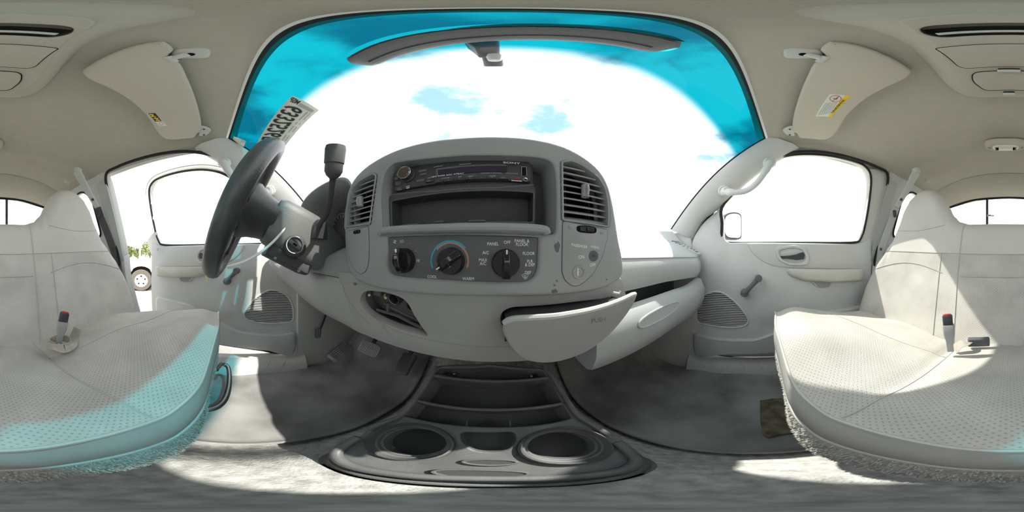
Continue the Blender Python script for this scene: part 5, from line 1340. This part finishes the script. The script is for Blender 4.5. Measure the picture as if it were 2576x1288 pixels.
# ---- parked pickup seen through the open driver door
az = math.radians((357-1250)/2576*360)
wc = P(355, 704, r=6.0); wc.z = GZ+.40
fw_ = Vector((math.cos(az), -math.sin(az), 0))                  # along the parked truck, to the right as seen
out_ = Vector((-math.sin(az), -math.cos(az), 0))                # towards the camera
def TR(l, h, o=0.0): return wc+fw_*l+out_*o+Vector((0, 0, h-.40))
pk_ = emp('parked_pickup', TR(1.5, 0, -.9), 'white pickup parked in the yard beyond the open door', 'pickup truck')
arch = lambda l0: [(l0+.50*math.cos(t), .42+.50*math.sin(t)) for t in lin(PI, 0, 13)]
prof = [(-.92, .46), (-.95, .75), (-.93, 1.02), (-.85, 1.12)]+[(.35, 1.20), (.62, 1.24), (1.15, 1.66), (1.35, 1.72), (2.35, 1.70), (2.62, 1.26), (4.45, 1.22), (4.50, .60), (4.42, .46)]+[(a, b) for a, b in arch(3.35)[::-1]]+[(2.7, .42), (.6, .42)]+[(a, b) for a, b in arch(0)[::-1]]+[(-.62, .44)]
W0 = .0
mk('body', plate([TR(a, b, .06) for a, b in prof], (), 1.85, out_, .05, 3), M_white, pk_, smooth=40)
win = [(.78, 1.27), (1.2, 1.61), (1.62, 1.64), (1.62, 1.27)]; win2 = [(1.70, 1.27), (1.70, 1.64), (2.28, 1.62), (2.48, 1.27)]
for q in (win, win2): mk('side_window', prism(rounded([TR(a, b, .066) for a, b in q], .05), out_*-.01), mat('dark_glass', (.05, .06, .065), .1, .5), pk_)
mk('bumper', box(TR(-.98, .58, -.85), (.16, 1.8, .22), frameR(fw_, -out_)), M_chrome, pk_, bevel=.04)
mk('headlamp', box(TR(-.92, .90, -.10), (.08, .34, .2), frameR(fw_, -out_)), M_lens, pk_, bevel=.03)
mk('door_handle', box(TR(1.55, 1.08, .075), (.16, .03, .04), frameR(fw_, -out_)), M_white, pk_, bevel=.01)
mk('door_mirror', box(TR(.85, 1.30, .20), (.12, .22, .2), frameR(fw_, -out_)), M_blkm, pk_, bevel=.04)
for l in (0, 3.35):
    for side_o, sg in ((.055, 1), (-1.78, -1)):
        c = TR(l, .40, side_o)
        ax = out_*sg
        wh = mk('wheel', lathe([(.24, .02), (.37, .02), (.40, -.02), (.40, -.20), (.36, -.24), (.24, -.24)], c, ax, 40, cap=False), mat('tyre_rubber', (.13, .115, .10), .9, .1), pk_, smooth=40)
        if sg > 0:
            mk('rim', lathe([(.001, -.04), (.05, -.035), (.10, -.06), (.20, -.05), (.24, -.01), (.255, .015), (.26, 0), (.24, -.05)], c, ax, 40), M_frame, wh, smooth=40)
            for i in range(5):
                a = 2*PI*i/5+.3; u, v, n_ = basis(ax)
                mk('rim_slot', lathe([(.001, .0), (.030, 0), (.030, -.02)], c+(u*math.cos(a)+v*math.sin(a))*.15+ax*-.040, ax, 12), M_void, wh)
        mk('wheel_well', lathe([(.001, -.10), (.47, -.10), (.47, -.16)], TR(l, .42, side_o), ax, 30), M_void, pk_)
# ---- trees along the far edge of the yard
def tree(px, dist, h, wd, label, seed):
    rr = random.Random(seed); b = P(px, 644, r=dist); b.z = GZ
    t = emp('far_tree', b, label, 'tree', 'trees at the far edge of the yard')
    mk('trunk', tube([b, b+Vector((.1, 0, h*.35)), b+Vector((0, .1, h*.6))], [.16, .13, .08], 8), mat('bark', (.12, .09, .06), .9, .1), t)
    V, F = [], []
    for i in range(1600):
        d = Vector((rr.gauss(0, 1), rr.gauss(0, 1), rr.gauss(0, 1))).normalized()*rr.uniform(.55, 1)
        lump = 1+.22*math.sin(d.x*5+seed)*math.cos(d.z*4+d.y*3)
        c = b+Vector((d.x*wd*lump, d.y*wd*lump, h*.62+d.z*h*.38*lump))
        e = Vector((rr.gauss(0, 1), rr.gauss(0, 1), rr.gauss(0, 1))).normalized(); f = e.orthogonal().normalized(); k = rr.uniform(.10, .26)
        q = len(V); V += [c-e*k, c+f*k*.6, c+e*k, c-f*k*.6]; F.append((q, q+1, q+2, q+3))
    mk('foliage', (V, F), mat('leaves', (.30, .36, .14), .8, .1, noise=(1.5, .4)), t, smooth=0, fix=False, kind='stuff')
tree(318, 34, 3.6, 1.7, 'low pale tree left of the white pole beyond the yard', 1)
tree(378, 36, 4.6, 2.3, 'rounder taller tree right of the white pole beyond the yard', 2)
tree(347, 46, 3.4, 1.6, 'distant low tree behind the white pole', 5)
pb = P(352, 644, r=24); pb.z = GZ
pl = emp('street_pole', pb, 'white pole standing beyond the parked pickup', 'pole')
mk('base', lathe([(.20, 0), (.20, .35), (.14, .40)], pb, (0, 0, 1), 16), M_white, pl)
mk('shaft', lathe([(.14, .3), (.12, 3.4), (.10, 6.8)], pb, (0, 0, 1), 14), M_white, pl)
mk('lamp_head', box(pb+Vector((.4, 0, 6.8)), (1.0, .3, .14)), M_frame, pl, bevel=.03)
